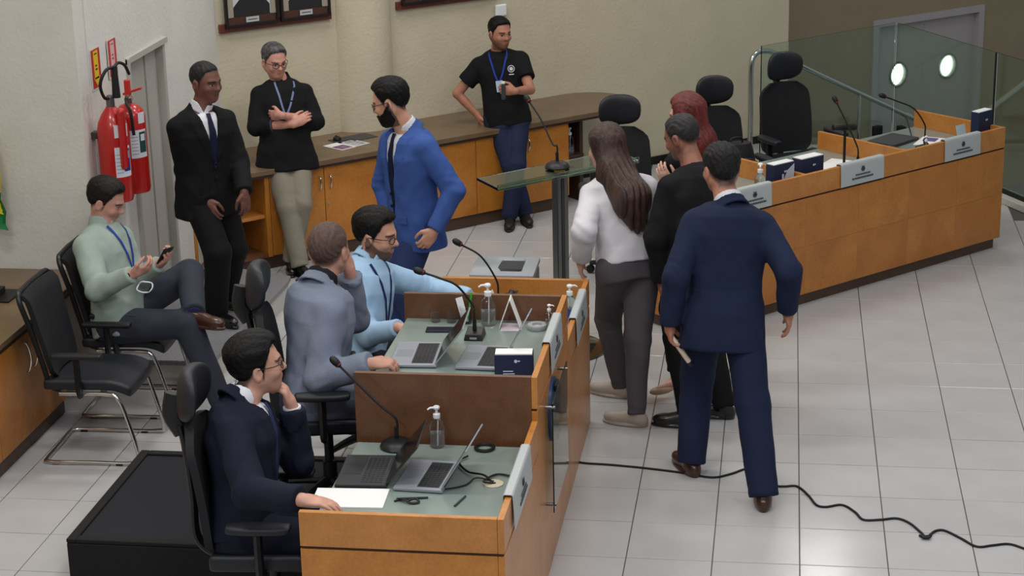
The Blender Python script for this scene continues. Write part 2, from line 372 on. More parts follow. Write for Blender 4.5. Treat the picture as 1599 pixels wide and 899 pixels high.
def handle_mb(x, z, r=.055, y=-.022, vertical=True):
    pts = [(x,0,z-r),(x,y*.8,z-r*.85),(x,y*1.25,z-r*.35),(x,y*1.25,z+r*.35),(x,y*.8,z+r*.85),(x,0,z+r)]
    return MB().tube(bez(pts,4), .006, 8)
def cabinet(x0, x1, label, hz=.6, two=True):
    c = thing('base_cabinet', label, 'cabinet', tuple(cbw(x0,0)), CB_ANG, 'cabinets under the long counter')
    W = x1-x0
    obj('carcass', MB().box(.002,W-.002,.022,.66,.10,.7205), M_HONEY, c)
    obj('plinth', MB().box(.0,W,.03,.6,.0,.099), M_PLINTH, c, bevel=.002)
    n = 2 if two else 1; dw = W/n
    for k in range(n):
        d = obj('door', MB().box(k*dw+.003,(k+1)*dw-.003,.0,.0215,.105,.715), M_HONEY, c, bevel=.002)
        hx = (k+1)*dw-.045 if (k == 0 and two) else k*dw+.045
        obj('handle', handle_mb(hx, hz), M_CHROME, d, smooth=True)
        if k == 1:
            obj('lock', MB().lathe([(.009,0),(.009,.006)],12, Matrix.Translation((hx-.02,0,hz-.17)) @ Matrix.Rotation(R(90),4,'X')), M_CHROME, d)
    return c
cabinet(-2.86,-1.92,'honey veneer cabinet behind the khaki trousered man, steel bow handles beside its middle joint')
cabinet(-1.92,-.995,'honey veneer cabinet behind the blue suited man')
cabinet(-.995,-.066,'honey veneer cabinet behind the leaning man in the black shirt, nearest the rounded end')
oc = thing('open_cabinet', 'open shelved honey cabinet beside the man in black suit', 'cabinet', tuple(cbw(-3.5,0)), CB_ANG, 'cabinets under the long counter')
obj('side_panel', MB().box(.60,.638,.0,.62,.10,.7205), M_HONEY, oc, bevel=.002); obj('side_panel', MB().box(.0,.025,.0,.62,.10,.7205), M_HONEY, oc)
obj('back_panel', MB().box(.025,.60,.50,.52,.10,.7205), M_BROWN, oc); obj('shelf', MB().box(.025,.60,.02,.50,.40,.425), M_HONEYB, oc, bevel=.002)
obj('bottom_panel', MB().box(.025,.60,.0,.50,.10,.12), M_BROWN, oc); obj('plinth', MB().box(.0,.638,.03,.6,.0,.099), M_PLINTH, oc)

# ------------------------------------------------------------------ low cabinet on the left
lc = thing('wall_counter', 'brown laminate top of the low cabinet at the left edge', 'counter', (-4.41,-2.12,0))
obj('top_board', MB().box(-.76,.02,-4.6,.46,.72,.755), M_TOPW, lc, bevel=.004)
obj('edge_band', MB().box(-.75,.006,-4.58,.45,.690,.7195), M_DKWOOD, lc)
for k in range(4):
    y1 = -2.16-k*1.0
    c = thing('side_cabinet', 'honey veneer low cabinet under the left counter, %s' % ('nearest the visitor chairs','second from the visitor chairs','third from the visitor chairs','fourth from the visitor chairs')[k], 'cabinet', (-4.41,y1,0), 0, 'low cabinets along the left wall')
    obj('carcass', MB().box(-.74,-.022,-.998,-.002,.09,.689), M_HONEY, c); obj('plinth', MB().box(-.5,-.02,-.999,0,0,.0895), M_PLINTH, c)
    for q in (0,1):
        d = obj('door', MB().box(-.0215,0,-.497-q*.5,-.003-q*.5,.095,.685), M_HONEY, c, bevel=.002)
        hy = -.45 if q == 0 else -.55
        obj('handle', MB().tube(bez([(0,hy,.46),(.018,hy,.475),(.032,hy,.53),(.032,hy,.57),(.018,hy,.625),(0,hy,.64)],4), .006, 8), M_CHROME, d, smooth=True)

# ------------------------------------------------------------------ workstation desks
def desk_unit(name, label, M4, L, D, zb, zs, honey_near=True, ends=(True,True), dividers=(), plinth=False, group=None, brown_sides=False):
    """x along the front, front face at y=0 looking to -y, sitter at +y"""
    loc = M4.to_translation(); rz = M4.to_euler().z
    d = thing(name, label, 'desk', tuple(loc), rz, group)
    zg = zb-.155; z0 = .085 if plinth else .0
    if plinth: obj('plinth', MB().box(.03,L-.03,.035,D-.05,0,.0845), M_PLINTH, d)
    if L > 2:
        obj('front_core', MB().box(.002,L-.002,.012,.028,z0,zg-.012), M_HONEYB, d)
        nc = 6; zm = z0+(zg-.012-z0)*.5
        for i in range(nc):
            for j,(za,zb_) in enumerate(((z0,zm-.0006),(zm+.0006,zg-.012))):
                obj('veneer_panel', MB().box(i*L/nc+.0006,(i+1)*L/nc-.0006,0,.0118,za,zb_), (M_HONEY,M_HONEY2)[(i+j)%2], d)
    else: obj('front_panel', MB().box(0,L,0,.028,z0,zg-.012), M_HONEY, d, bevel=.002)
    obj('groove', MB().box(.004,L-.004,.006,.028,zg-.0115,zg-.0005), M_GROOVE, d)
    fb = obj('front_board', MB().box(0,L,0,.028,zg,zb), M_HONEYB, d, bevel=.002)
    for e,x0 in ((0,0.),(1,L-.028)):
        if ends[e]:
            sm = M_BROWN if brown_sides else M_HONEY
            if brown_sides:
                obj('side_panel', MB().box(x0,x0+.028,.029,D,z0,zb), sm, d, bevel=.002)
            else:
                obj('side_panel', MB().box(x0,x0+.028,.029,D,z0,zg-.012), sm, d, bevel=.002)
                obj('groove', MB().box(x0+.005,x0+.023,.029,D-.004,zg-.0115,zg-.0005), M_GROOVE, d)
                obj('side_board', MB().box(x0,x0+.028,.029,D,zg,zb), M_HONEYB, d, bevel=.002)
    for x in dividers: obj('divider', MB().box(x-.014,x+.014,.029,D,z0+.01,zb), M_HONEYB, d, bevel=.002)
    xs = [0.029]+[v for x in dividers for v in (x-.015,x+.015)]+[L-.029]
    for k in range(0,len(xs),2):
        t_ = obj('desktop', MB().box(xs[k],xs[k+1],.029,D-.01,zs-.03,zs-.006), M_BROWN, d)
        obj('glass_top', MB().box(xs[k]+.004,xs[k+1]-.004,.033,D-.014,zs-.0058,zs), M_GLASSTOP, t_)
    return d
def nd(y0): return frame((-1.22,y0,0), R(90))
desk_unit('workstation_desk','honey veneer desk nearest the camera with two open laptops', nd(-5.50), 1.095, .86, .93, .81, ends=(True,False), group='three stepped desks')
desk_unit('workstation_desk','raised middle desk with brown side panel, taller than its two neighbours', nd(-4.40), 1.245, .86, 1.142, 1.005, group='three stepped desks', brown_sides=True)
desk_unit('workstation_desk','lower rear desk with the telephone, beside the lectern', nd(-3.15), 1.10, .86, .885, .76, ends=(False,True), group='three stepped desks')
BN = frame((-.70,-.51,0), math.atan2(.719,.695))
bench = desk_unit('bench_desk','long honey veneer bench desk for three seats on the right', BN, 3.20, .86, .94, .81, plinth=True, dividers=(1.07,2.10))
def bw(u, v, z=0): return tuple(BN @ Vector((u,v,z)))
BANG = math.atan2(.719,.695)
# bent acrylic name plates hooked over the front boards
def nameplate(M4, x0, x1, zb, label, h=.15):
    loc = M4 @ Vector(((x0+x1)/2, 0, zb)); rz = M4.to_euler().z; W = (x1-x0)/2
    t_ = thing('name_plate', label, 'name plate', tuple(loc), rz, 'white name plates on the desk fronts')
    prof = [(.036,-.05),(.036,.005),(.030,.012),(.0,.012),(-.006,.006),(-.010,-h*.5),(-.012,-h)]
    def fn(u,v):
        k = v*(len(prof)-1); i = min(int(k),len(prof)-2); f = k-i
        y = prof[i][0]*(1-f)+prof[i+1][0]*f; z = prof[i][1]*(1-f)+prof[i+1][1]*f
        dy = prof[i+1][0]-prof[i][0]; dz = prof[i+1][1]-prof[i][1]
        return ((-W+2*W*u, y, z), (0, dz, -dy))
    obj('plate', MB().slab(fn, 1, 24, .003), mat('white_acrylic', (176,182,182), .3), t_, smooth='auto')
    ink = mat('grey_ink', (70,74,80), .8)
    obj('crest', MB().box(-.012,.012,-.0155,-.0128,-h*.42,-h*.18).box(-.018,.018,-.0155,-.0128,-h*.36,-h*.27), ink, t_)
    for r_,(a,b_) in enumerate(((-.075,.075),(-.11,.105))):
        s_ = MB(); x = a
        while x < b_:
            wv = random.uniform(.008,.022); s_.box(x,min(x+wv,b_),-.0162,-.0138,-h*(.55+.17*r_)-.005,-h*(.55+.17*r_)+.005*(1+r_*.4)); x += wv+.005
        obj('printed_line', s_, ink, t_)
nameplate(BN,.40,.72,.94,'white name plate on the bench front beside the navy suited back')
nameplate(BN,1.40,1.84,.94,'white name plate at the middle seat of the bench')
nameplate(BN,2.50,2.90,.94,'white name plate at the right hand seat of the bench')
nameplate(nd(-5.50),.22,.78,.93,'name plate on the front of the nearest desk')
nameplate(nd(-4.40),.46,.91,1.142,'name plate on the front of the raised middle desk')
nameplate(nd(-3.15),.35,.87,.885,'name plate on the front of the rear desk')
# coat of arms relief on the raised desk
cr = thing('crest_relief', 'dark metal and blue coat of arms on the raised desk front', 'emblem', (-1.2195,-3.88,.79), R(90))
M_DKMETAL = mat('dark_cast_metal', (42,44,48), .35, metal=.8)
obj('shield', MB().lathe([(.16,0),(.16,.012),(.13,.02)],36, Matrix.Rotation(R(90),4,'X')), mat('crest_blue', (44,66,104), .35), cr, smooth='auto')
for k,(x,z,wd_,hg) in enumerate(((-.02,.13,.10,.035),(.0,.07,.16,.03),(-.04,.0,.12,.05),(.03,-.07,.14,.035),(0,-.13,.10,.03))):
    obj('relief_piece', MB().box(x-wd_/2,x+wd_/2,-.034,-.0205,z-hg/2,z+hg/2), (M_DKMETAL,M_STEEL,M_DKMETAL,M_STEEL,M_DKMETAL)[k], cr, bevel=.004)
obj('glass_cover', MB().box(-.30,.30,-.044,-.038,-.42,.14), M_GLASS, cr)
for sx in (-.27,.27):
    for sz in (-.39,.11): obj('standoff', MB().lathe([(.008,0),(.008,.05)],12, Matrix.Translation((sx,0,sz)) @ Matrix.Rotation(R(90),4,'X')), M_STEEL, cr)
# carpeted riser
rs = thing('carpeted_riser', 'black carpeted platform box behind the nearest chair', 'riser', (-3.56,-4.41,0))
obj('body', MB().box(0,1.44,0,1.15,0,.215), M_CARPETRIM, rs, bevel=.008)
obj('carpet_top', MB().box(.05,1.40,.05,1.10,.2152,.222), M_CARPET, rs)
obj('rim', MB().box(0,.05,0,1.15,.2152,.236).box(.05,1.44,0,.05,.2152,.236).box(.05,1.44,1.10,1.15,.2152,.236), M_CARPETRIM, rs, bevel=.006)

# ------------------------------------------------------------------ chairs
def rsurf(pts_fn, nu, nv, th): return MB().slab(pts_fn, nu, nv, th)
def office_chair(name, label, loc, rz, group='black high-back office chairs', head=True, tilt=0., s=1.0, mesh_mat=None):
    """faces +x"""
    c = thing(name, label, 'chair', loc, rz, group); c.scale = (s,s,s)
    bm_ = mesh_mat or M_BLACKSOFT
    for k in range(5):
        a = R(72*k+20); dx,dy = math.cos(a),math.sin(a)
        l_ = obj('base_leg', MB().tube([(.03*dx,.03*dy,.115),(.16*dx,.16*dy,.10),(.29*dx,.29*dy,.075)], [.028,.022,.016], 8), M_BLACK, c, smooth=True)
        obj('caster', MB().lathe([(.026,-.02),(.03,-.012),(.03,.012),(.026,.02)],14, Matrix.Translation((.29*dx,.29*dy,.031)) @ Matrix.Rotation(a+math.pi/2,4,'Z') @ Matrix.Rotation(R(90),4,'Y')), M_RUBBER, l_, smooth='auto')
    obj('gas_column', MB().lathe([(.035,.10),(.035,.22),(.024,.225),(.024,.40)],16), M_BLACK, c, smooth='auto')
    obj('tilt_mechanism', MB().box(-.11,.10,-.09,.09,.395,.43), M_BLACK, c, bevel=.01)
    def seat(u,v):
        x = -.23+.47*u; y = -.245+.49*v; e = 1-((abs(2*v-1))**4); z = .465+.02*(1-e) - .05*max(0,(u-.75)/.25)**2
        y *= (1-.08*u**3)
        return ((x,y,z),(0.02,0,1))
    st = obj('seat', MB().slab(seat,10,10,.075), M_LEATHER, c, bevel=.02, segs=3, smooth=True)
    def back(u,v):
        y = (2*u-1); hw = .235-.03*v**2-.02*(1-v)**2; z = .50+.54*v
        x = -.25-.05*v-.06*(v-.35)**2 + .05*(1-y*y)*(-1)*.6 - tilt*(z-.5)
        if v > .82: hw -= .09*((v-.82)/.18)**2
        if v < .12: hw -= .05*((.12-v)/.12)**2
        return ((x+.03, y*hw, z),(1,0,.1))
    obj('backrest', MB().slab(back,12,16,.035), bm_, c, smooth='auto')
    # curved spine behind the back
    sp = bez([(-.10,0,.42),(-.24,0,.42),(-.33,0,.50),(-.335-tilt*.2,0,.7),(-.35-tilt*.5,0,.92),(-.365-tilt*.6,0,1.02)],6)
    obj('spine', MB().tube(sp,[.03]*len(sp),10,flat=.6), M_BLACK, c, smooth=True)
    for sg in (-1,1):
        p_ = obj('arm_post', MB().tube(bez([(.0,sg*.24,.44),(.0,sg*.285,.46),(.0,sg*.295,.55),(.0,sg*.295,.66)],4),.02,8,flat=1.4), M_BLACK, c, smooth=True)
        def pad(u,v,sg=sg):
            x = -.13+.27*u; y = sg*.295 + (-.045+.09*v)*(1-.35*abs(2*u-1)**3); return ((x,y,.682-.01*abs(2*v-1)**2),(0,0,1))
        obj('armrest', MB().slab(pad,10,6,.028), M_LEATHER, c, bevel=.008, smooth=True)
    if head:
        def hd(u,v):
            a = 2*math.pi*u; b = math.pi*(v-.5); sp_ = lambda t_,e: math.copysign(abs(t_)**e,t_)
            y = .155*sp_(math.sin(a),.75)*sp_(math.cos(b),.7); z = .112*sp_(math.sin(b),.75); x = .042*sp_(math.cos(a),.8)*sp_(math.cos(b),.6)
            return (-.325-tilt*.7+x+2.4*y*y+.1*z, y, 1.165+z)
        h_ = obj('headrest', MB().grid(hd,28,16), M_LEATHER, c, smooth=True)
        obj('headrest_bracket', MB().tube(bez([(-.36-tilt*.6,0,.98),(-.40-tilt*.65,0,1.06),(-.385-tilt*.7,0,1.16)],5),.022,8,flat=1.8), M_BLACK, h_, smooth=True)
    return c
office_chair('office_chair','black high-back chair of the man seated at the nearest desk', (-2.37,-4.90,0), R(4), tilt=.0, s=1.05)
office_chair('office_chair','black high-back chair of the grey suited man on the riser', (-2.37,-3.80,.2225), R(10), tilt=.0)
office_chair('office_chair','black chair of the man in the light blue shirt', (-2.44,-2.62,0), R(-6), head=False)
office_chair('office_chair','empty black high-back chair behind the lectern, nearest the counter end', (-1.24,.84,0), R(-75), s=1.02)
office_chair('office_chair','black high-back chair holding the backpack behind the bench', (-.52,1.60,0), R(-62), s=1.02)
office_chair('office_chair','empty black high-back chair in the middle of the bench, before the glass', (.03,2.46,0), R(-58), s=1.04)

def visitor_chair(label, loc, rz):
    """cantilever chair facing +x"""
    c = thing('visitor_chair', label, 'chair', loc, rz, 'black cantilever visitor chairs on the left')
    W = .25
    for sg in (-1,1):
        pts = bez([(-.27,sg*.05,.013),(-.27,sg*(W-.05),.013),(-.24,sg*W,.013),(.0,sg*W,.013),(.24,sg*W,.013),(.285,sg*W,.05),(.235,sg*W,.28),(.19,sg*W,.40),(.12,sg*(W-.01),.425),(-.15,sg*(W-.02),.42)],6)
        obj('sled_frame', MB().tube(pts,.0125,10), M_CHROME, c, smooth=True)
        for x in (-.2,.17): obj('glide', MB().box(x-.02,x+.02,sg*W-.012,sg*W+.012,.001,.012), M_RUBBER, c)
        obj('arm_support', MB().tube(bez([(-.02,sg*.25,.42),(-.02,sg*.27,.46),(-.02,sg*.275,.56),(-.02,sg*.275,.645)],4),.018,8,flat=1.5), M_BLACK, c, smooth=True)
        obj('armrest', MB().box(-.16,.13,sg*.275-.03,sg*.275+.03,.646,.675), M_BLACK, c, bevel=.01)
    obj('frame_crossbar', MB().tube([(-.27,-.06,.013),(-.27,.06,.013)],.0125,10), M_CHROME, c, smooth=True)
    def seat(u,v):
        x = -.24+.50*u; y = (-.24+.48*v)*(1-.06*u**3); z = .462+.012*abs(2*v-1)**3-.045*max(0,(u-.7)/.3)**2; return ((x,y,z),(0,0,1))
    obj('seat', MB().slab(seat,10,8,.06), M_LEATHER, c, bevel=.018, segs=3, smooth=True)
    def back(u,v):
        y = 2*u-1; hw = .20+.045*v; z = .50+.50*v; x = -.215-.10*v - .03*max(0,(v-.9)/.1)**2+.03*y*y
        if v < .1: hw -= .04*((.1-v)/.1)**2
        return ((x,y*hw,z),(1,0,.3))
    obj('backrest', MB().slab(back,10,14,.03), M_BLACKSOFT, c, smooth='auto')
    obj('back_frame', MB().tube(bez([(-.15,-.2,.43),(-.215,-.2,.46),(-.228,-.215,.55),(-.28,-.235,.8),(-.325,-.25,.99),(-.345,-.1,1.005),(-.345,.1,1.005),(-.325,.25,.99),(-.28,.235,.8),(-.228,.215,.55),(-.215,.2,.46),(-.15,.2,.43)],4),.016,8), M_BLACK, c, smooth=True)
    return c
visitor_chair('empty black cantilever visitor chair by the low cabinet', (-3.99,-2.70,0), R(2))
visitor_chair('black cantilever visitor chair with the man using his phone', (-4.03,-1.98,0), R(3))

# ------------------------------------------------------------------ lectern and printer
le = thing('glass_lectern', 'steel lectern with slanted glass top and round base', 'lectern', (-1.534,-.78,0), R(44))
obj('base_disc', MB().lathe([(.285,0),(.29,.004),(.29,.016),(.28,.02),(.06,.022)],44), mat('polished_bronze_glass', (66,58,44), .08, metal=.6, coat=.6), le, smooth='auto')
obj('post', MB().box(-.045,.045,-.03,.03,.0225,1.18), M_STEEL, le, bevel=.006)
obj('post_inlay', MB().box(-.012,.012,-.0335,-.0305,.03,1.16), M_DKGREY, le)
obj('post_inlay', MB().box(.0455,.0485,-.010,.010,.03,1.16), M_DKGREY, le)
gt = MB().obox(Matrix.Translation((0,.0,1.215)) @ Matrix.Rotation(R(6),4,'X'), -.57,.56,-.11,.11,-.008,.008)
obj('glass_shelf', gt, mat('green_glass', (196,222,210), .03, trans=1.0, ior=1.45), le, bevel=.002)
obj('glass_lip', MB().obox(Matrix.Translation((0,.0,1.215)) @ Matrix.Rotation(R(6),4,'X'), -.57,.56,-.118,-.1105,-.012,.028), mat('green_glass', (150,190,172)), le)
for x in (-.08,.08): obj('clamp', MB().lathe([(.03,0),(.03,.03)],16, Matrix.Translation((x,0,1.18))), M_STEEL, le)
pt = thing('printer_stand', 'small dark stand under the grey printer', 'table', (-1.83,-1.22,0))
obj('top', MB().box(-.22,.20,-.17,.17,.43,.455), M_BROWN, pt, bevel=.003)
for sx in (-.20,.18):
    for sy in (-.15,.15): obj('leg', MB().box(sx-.015,sx+.015,sy-.015,sy+.015,0,.4295), M_DKGREY, pt)
pr = thing('laser_printer', 'light grey laser printer behind the rear desk', 'printer', (-1.83,-1.22,.4555), R(0))
obj('body', MB().box(-.20,.19,-.17,.17,0,.20), mat('printer_grey', (120,124,130), .5), pr, bevel=.01)
def ptop(u,v):
    x = -.205+.40*u; y = -.175+.35*v; return ((x,y,.222+.015*v-.02*(1 if (.30 < u < .78 and .25 < v < .9) else 0)*min(1,(u-.30)*3)),(0,0,1))
obj('lid', MB().slab(ptop,20,14,.03), mat('printer_light', (158,162,168), .45), pr, bevel=.004)
obj('output_tray', MB().add([(-.02,-.08,.236),(.14,-.06,.236),(.14,.12,.243),(-.11,.12,.243)],[(0,1,2,3)]).box(-.02,.13,-.05,.11,.2375,.239), M_DKGREY, pr)
obj('front_handle', MB().tube(bez([(-.05,-.186,.205),(-.02,-.196,.215),(.02,-.196,.215),(.05,-.186,.205)],5),.010,8), M_GREY, pr, smooth=True)
obj('sticker', MB().box(.12,.16,.09,.13,.2402,.2408), M_PAPER, pr)
obj('button', MB().lathe([(.012,0),(.012,.006)],12, Matrix.Translation((.17,-.11,.232))), M_WHITE, pr)
CABLE_PTS = [(-1.315, -2.625), (-1.207, -2.69), (-1.054, -2.705), (-0.862, -2.734), (-0.657, -2.779), (-0.479, -2.835), (-0.375, -2.781), (-0.272, -2.691), (-0.166, -2.763), (-0.123, -2.909), (-0.078, -2.923), (-0.01, -2.917), (0.051, -3.04), (0.09, -3.154), (0.14, -3.174), (0.224, -3.141), (0.288, -3.226), (0.328, -3.319), (0.416, -3.311), (0.499, -3.287), (0.561, -3.338), (0.61, -3.443), (0.638, -3.502), (0.685, -3.428), (0.734, -3.416), (0.807, -3.501), (0.878, -3.593), (0.958, -3.571), (1.039, -3.548), (1.109, -3.594), (1.225, -3.686)]
KNOT = (0.632, -3.502)
# ------------------------------------------------------------------ small things
def bottle(label, loc, s=1., gel=.72, group='hand sanitiser pump bottles', blue=False, rz=0):
    b = thing('sanitiser_bottle', label, 'bottle', loc, rz, group); b.scale = (s,s,s)
    obj('bottle_body', MB().lathe([(.030,0),(.034,.004),(.034,.10),(.031,.118),(.016,.135),(.014,.142)],24), M_CLEAR, b, smooth='auto')
    obj('gel', MB().lathe([(.0285,.003),(.0315,.006),(.0315,.10*gel)],24), M_GEL, b, smooth='auto')
    obj('collar', MB().lathe([(.016,.1425),(.017,.15),(.017,.163),(.008,.166)],18), M_WHITE, b, smooth='auto')
    p = obj('pump', MB().lathe([(.006,.166),(.006,.186),(.015,.188),(.016,.196),(.012,.201)],16), M_WHITE, b, smooth='auto')
    obj('nozzle', MB().tube([(-.005,0,.194),(-.03,0,.194),(-.042,0,.186)],[.006,.005,.004],8), M_WHITE, p, smooth=True)
    obj('dip_tube', MB().tube([(0,0,.01),(.004,0,.14)],.0022,6), M_WHITE, b)
    if blue: obj('blue_label', MB().lathe([(.0345,.02),(.0345,.07)],24), mat('label_blue',(40,72,160),.5), b)
    return b
def mic(label, base, tip, s=1., ctrl=None, basekind='round', rz=0, head=.045):
    m_ = thing('gooseneck_microphone', label, 'microphone', base, 0, 'gooseneck desk microphones')
    t_ = Vector(tip)-Vector(base)
    if basekind == 'round':
        def dome(u,v):
            a = 2*math.pi*u; r_ = (1-v); return ((.085*r_*math.cos(a), .062*r_*math.sin(a), .042*(1-r_**2.2)),(0,0,1))
        obj('base', MB().lathe([(.078,0),(.08,.008),(.07,.026),(.045,.040),(.018,.046)],28), M_BLACK, m_, smooth='auto')
    else:
        o_ = obj('base', MB().add([(-.05,-.06,0),(.05,-.06,0),(.05,.06,0),(-.05,.06,0),(-.042,-.045,.032),(.042,-.045,.032),(.042,.05,.045),(-.042,.05,.045)],[(3,2,1,0),(4,5,6,7),(0,1,5,4),(1,2,6,5),(2,3,7,6),(3,0,4,7)]), M_BLACK, m_, bevel=.005)
        o_.rotation_euler = (0,0,rz)
        obj('badge', MB().box(-.018,.018,-.0595,-.056,.008,.018), M_GREY, o_)
    obj('stem_socket', MB().lathe([(.011,.04),(.010,.10)],12), M_BLACK, m_, smooth='auto')
    p = [(0,0,.05),(0,0,.14)] + ([tuple(Vector(c)-Vector(base)) for c in ctrl] if ctrl else [tuple(Vector((t_.x*.35,t_.y*.35,.10+(t_.z-.1)*.52)))]) + [tuple(t_)]
    obj('gooseneck', MB().tube(bez(p,10),.0058,8), M_RUBBER, m_, smooth=True)
    d = (t_-Vector(p[-2])).normalized(); q = d.to_track_quat('Z','Y').to_matrix().to_4x4()
    obj('capsule', MB().lathe([(.008,-.012),(.015,0),(.0185,head*.4),(.0175,head*.85),(.010,head*1.1),(.003,head*1.16)],18, Matrix.Translation(t_) @ q), M_RUBBER, m_, smooth=True)
    obj('ring', MB().lathe([(.0165,-.004),(.0165,.001)],16, Matrix.Translation(t_) @ q), mat('mic_red_ring',(120,20,20),.4), m_)
    return m_
def laptop(label, loc, rz, W=.33, D=.225, open_=118, dark=True, screen=True):
    """hinge on local +x side, sitter on the -x side"""
    l_ = thing('laptop', label, 'laptop', loc, rz, 'open laptops on the desks')
    cm = mat('laptop_black',(30,31,34),.45) if dark else mat('laptop_silver',(150,154,164),.35,metal=.3)
    b_ = obj('base', MB().box(-D/2,D/2,-W/2,W/2,.004,.018), cm, l_, bevel=.003)
    kb = obj('keyboard_well', MB().box(-.01,D/2-.022,-W/2+.025,W/2-.025,.0182,.0186), mat('key_well',(44,46,52),.6), b_)
    km = MB(); kx0,kx1,ky = -.006,D/2-.026,W/2-.03
    nr,nc = 5,13
    for i in range(nr):
        for j in range(nc):
            x = kx0+(kx1-kx0)*i/nr; y = -ky+2*ky*j/nc
            km.box(x+.001,x+(kx1-kx0)/nr-.003,y+.001,y+2*ky/nc-.003,.0187,.0202)
    tag(obj('keys', km, mat('key_black',(20,21,24),.5), kb), kind='stuff')
    obj('touchpad', MB().box(-D/2+.015,-.02,-.05,.05,.0182,.0187), mat('touchpad_grey' if not dark else 'touchpad_dark',(128,132,142) if not dark else (38,40,44),.3), b_)
    a = R(open_); Mx = Matrix.Translation((D/2-.004,0,.019)) @ Matrix.Rotation(-(math.pi-a)+0,4,'Y')
    # lid swings from lying on the base (angle 0) backwards about the hinge
    Mx = Matrix.Translation((D/2-.004,0,.0195)) @ Matrix.Rotation(a,4,'Y')
    ld = obj('lid', MB().obox(Mx,-D+.005,0,-W/2,W/2,-.007,0), cm, l_, bevel=.002)
    obj('screen', MB().obox(Mx,-D+.013,-.012,-W/2+.008,W/2-.008,-.0085,-.0072), mat('dark_screen',(18,20,22),.12), ld)
    obj('hinge', MB().tube([(D/2-.004,-W/2+.04,.019),(D/2-.004,W/2-.04,.019)],.006,8), M_BLACK, l_)
    for y in (-.12,.12): obj('foot', MB().box(-.09,-.075,y-.01,y+.01,0,.0039), M_RUBBER, b_)
    return l_
def card_box(label, loc, rz, W, D, H, group='navy boxed kits with white tops'):
    b_ = thing('navy_box', label, 'box', loc, rz, group)
    obj('carton', MB().box(-W/2,W/2,-D/2,D/2,0,H-.004), M_NAVYBOX, b_, bevel=.002)
    obj('page_block', MB().box(-W/2+.004,W/2-.004,-D/2+.003,D/2-.003,H-.0035,H+.002), M_PAPER, b_)
    ink = mat('pale_print',(190,200,220),.6)
    obj('logo', MB().lathe([(.008,0),(.008,.0012)],14, Matrix.Translation((.01,-D/2,H*.72)) @ Matrix.Rotation(R(90),4,'X')).box(.02,.03,-D/2-.0012,-D/2,H*.70,H*.75), ink, b_)
    obj('printed_line', MB().box(-W*.28,-W*.02,-D/2-.0012,-D/2,H*.30,H*.335).box(-W*.28,W*.02,-D/2-.0012,-D/2,H*.2,H*.23), ink, b_)
    return b_
Z1,Z2,Z3 = .8105,1.0055,.7605
# --- nearest desk
laptop('black open laptop before the man resting his chin', (-1.945,-4.80,Z1), R(3), .345, .235, 130, True)
laptop('silver open laptop on the nearest desk beside the black one', (-1.665,-4.83,Z1), R(-4), .33, .225, 122, False)
mic('gooseneck microphone on the nearest desk, leaning towards the seated man', (-1.87,-4.485,Z1), (-2.135,-4.46,1.20), ctrl=[(-1.95,-4.48,1.02)])
bottle('clear sanitiser bottle on the nearest desk against the brown panel', (-1.683,-4.46,Z1), rz=R(20))
tag(obj('cable_ring', MB().tube([(.042*math.cos(a)-1.46,.042*math.sin(a)-4.475,Z1+.009) for a in [k*2*math.pi/28 for k in range(28)]],.008,8,closed=True), M_RUBBER, smooth=True), 'flat black ring lying on the nearest desk top', 'ring')
tag(obj('paper_stack', MB().obox(frame((-1.97,-5.085,Z1),R(3)),-.15,.17,-.10,.10,0,.006), M_PAPER), 'white sheets at the front corner of the nearest desk', 'paper')
ch = thing('cable_grommet', 'pale cable outlet disc with black leads on nearest desk', 'cable outlet', (-1.36,-4.87,Z1))
obj('disc', MB().lathe([(.045,0),(.045,.004),(.03,.005)],24), mat('beige_plastic',(196,186,160),.5), ch, smooth='auto')
obj('lead', MB().tube(bez([(0,0,.004),(-.05,.05,.02),(-.13,.10,.012),(-.19,.21,.012),(-.16,.28,.012)],8),.005,6), M_RUBBER, ch, smooth=True)
obj('lead', MB().tube(bez([(.01,.0,.004),(-.04,-.02,.02),(.0,.09,.008),(.06,.08,.008),(.10,.05,.008)],8),.005,6), M_RUBBER, ch, smooth=True)
obj('lead', MB().tube(bez([(.0,.02,.004),(-.08,.03,.014),(-.12,-.04,.008),(-.20,-.09,.008),(-.27,-.10,.012)],8),.004,6), M_RUBBER, ch, smooth=True)
cb = thing('coiled_lead', 'small knotted black lead by the sheets on nearest desk', 'cable', (-1.70,-5.10,Z1))
obj('loop', MB().tube(bez([(-.06,0,.004),(-.03,.015,.008),(0,-.01,.012),(.03,.015,.012),(.05,-.005,.006),(.02,-.02,.006),(-.02,.0,.014),(-.05,.02,.006),(.0,.03,.006),(.08,.05,.004)],6),.005,6), M_RUBBER, cb, smooth=True)
tag(obj('pen', MB().tube([(-1.49,-5.13,Z1+.005),(-1.46,-5.02,Z1+.005)],.0045,8), M_DKGREY), 'dark pen on the front edge of the nearest desk', 'pen')
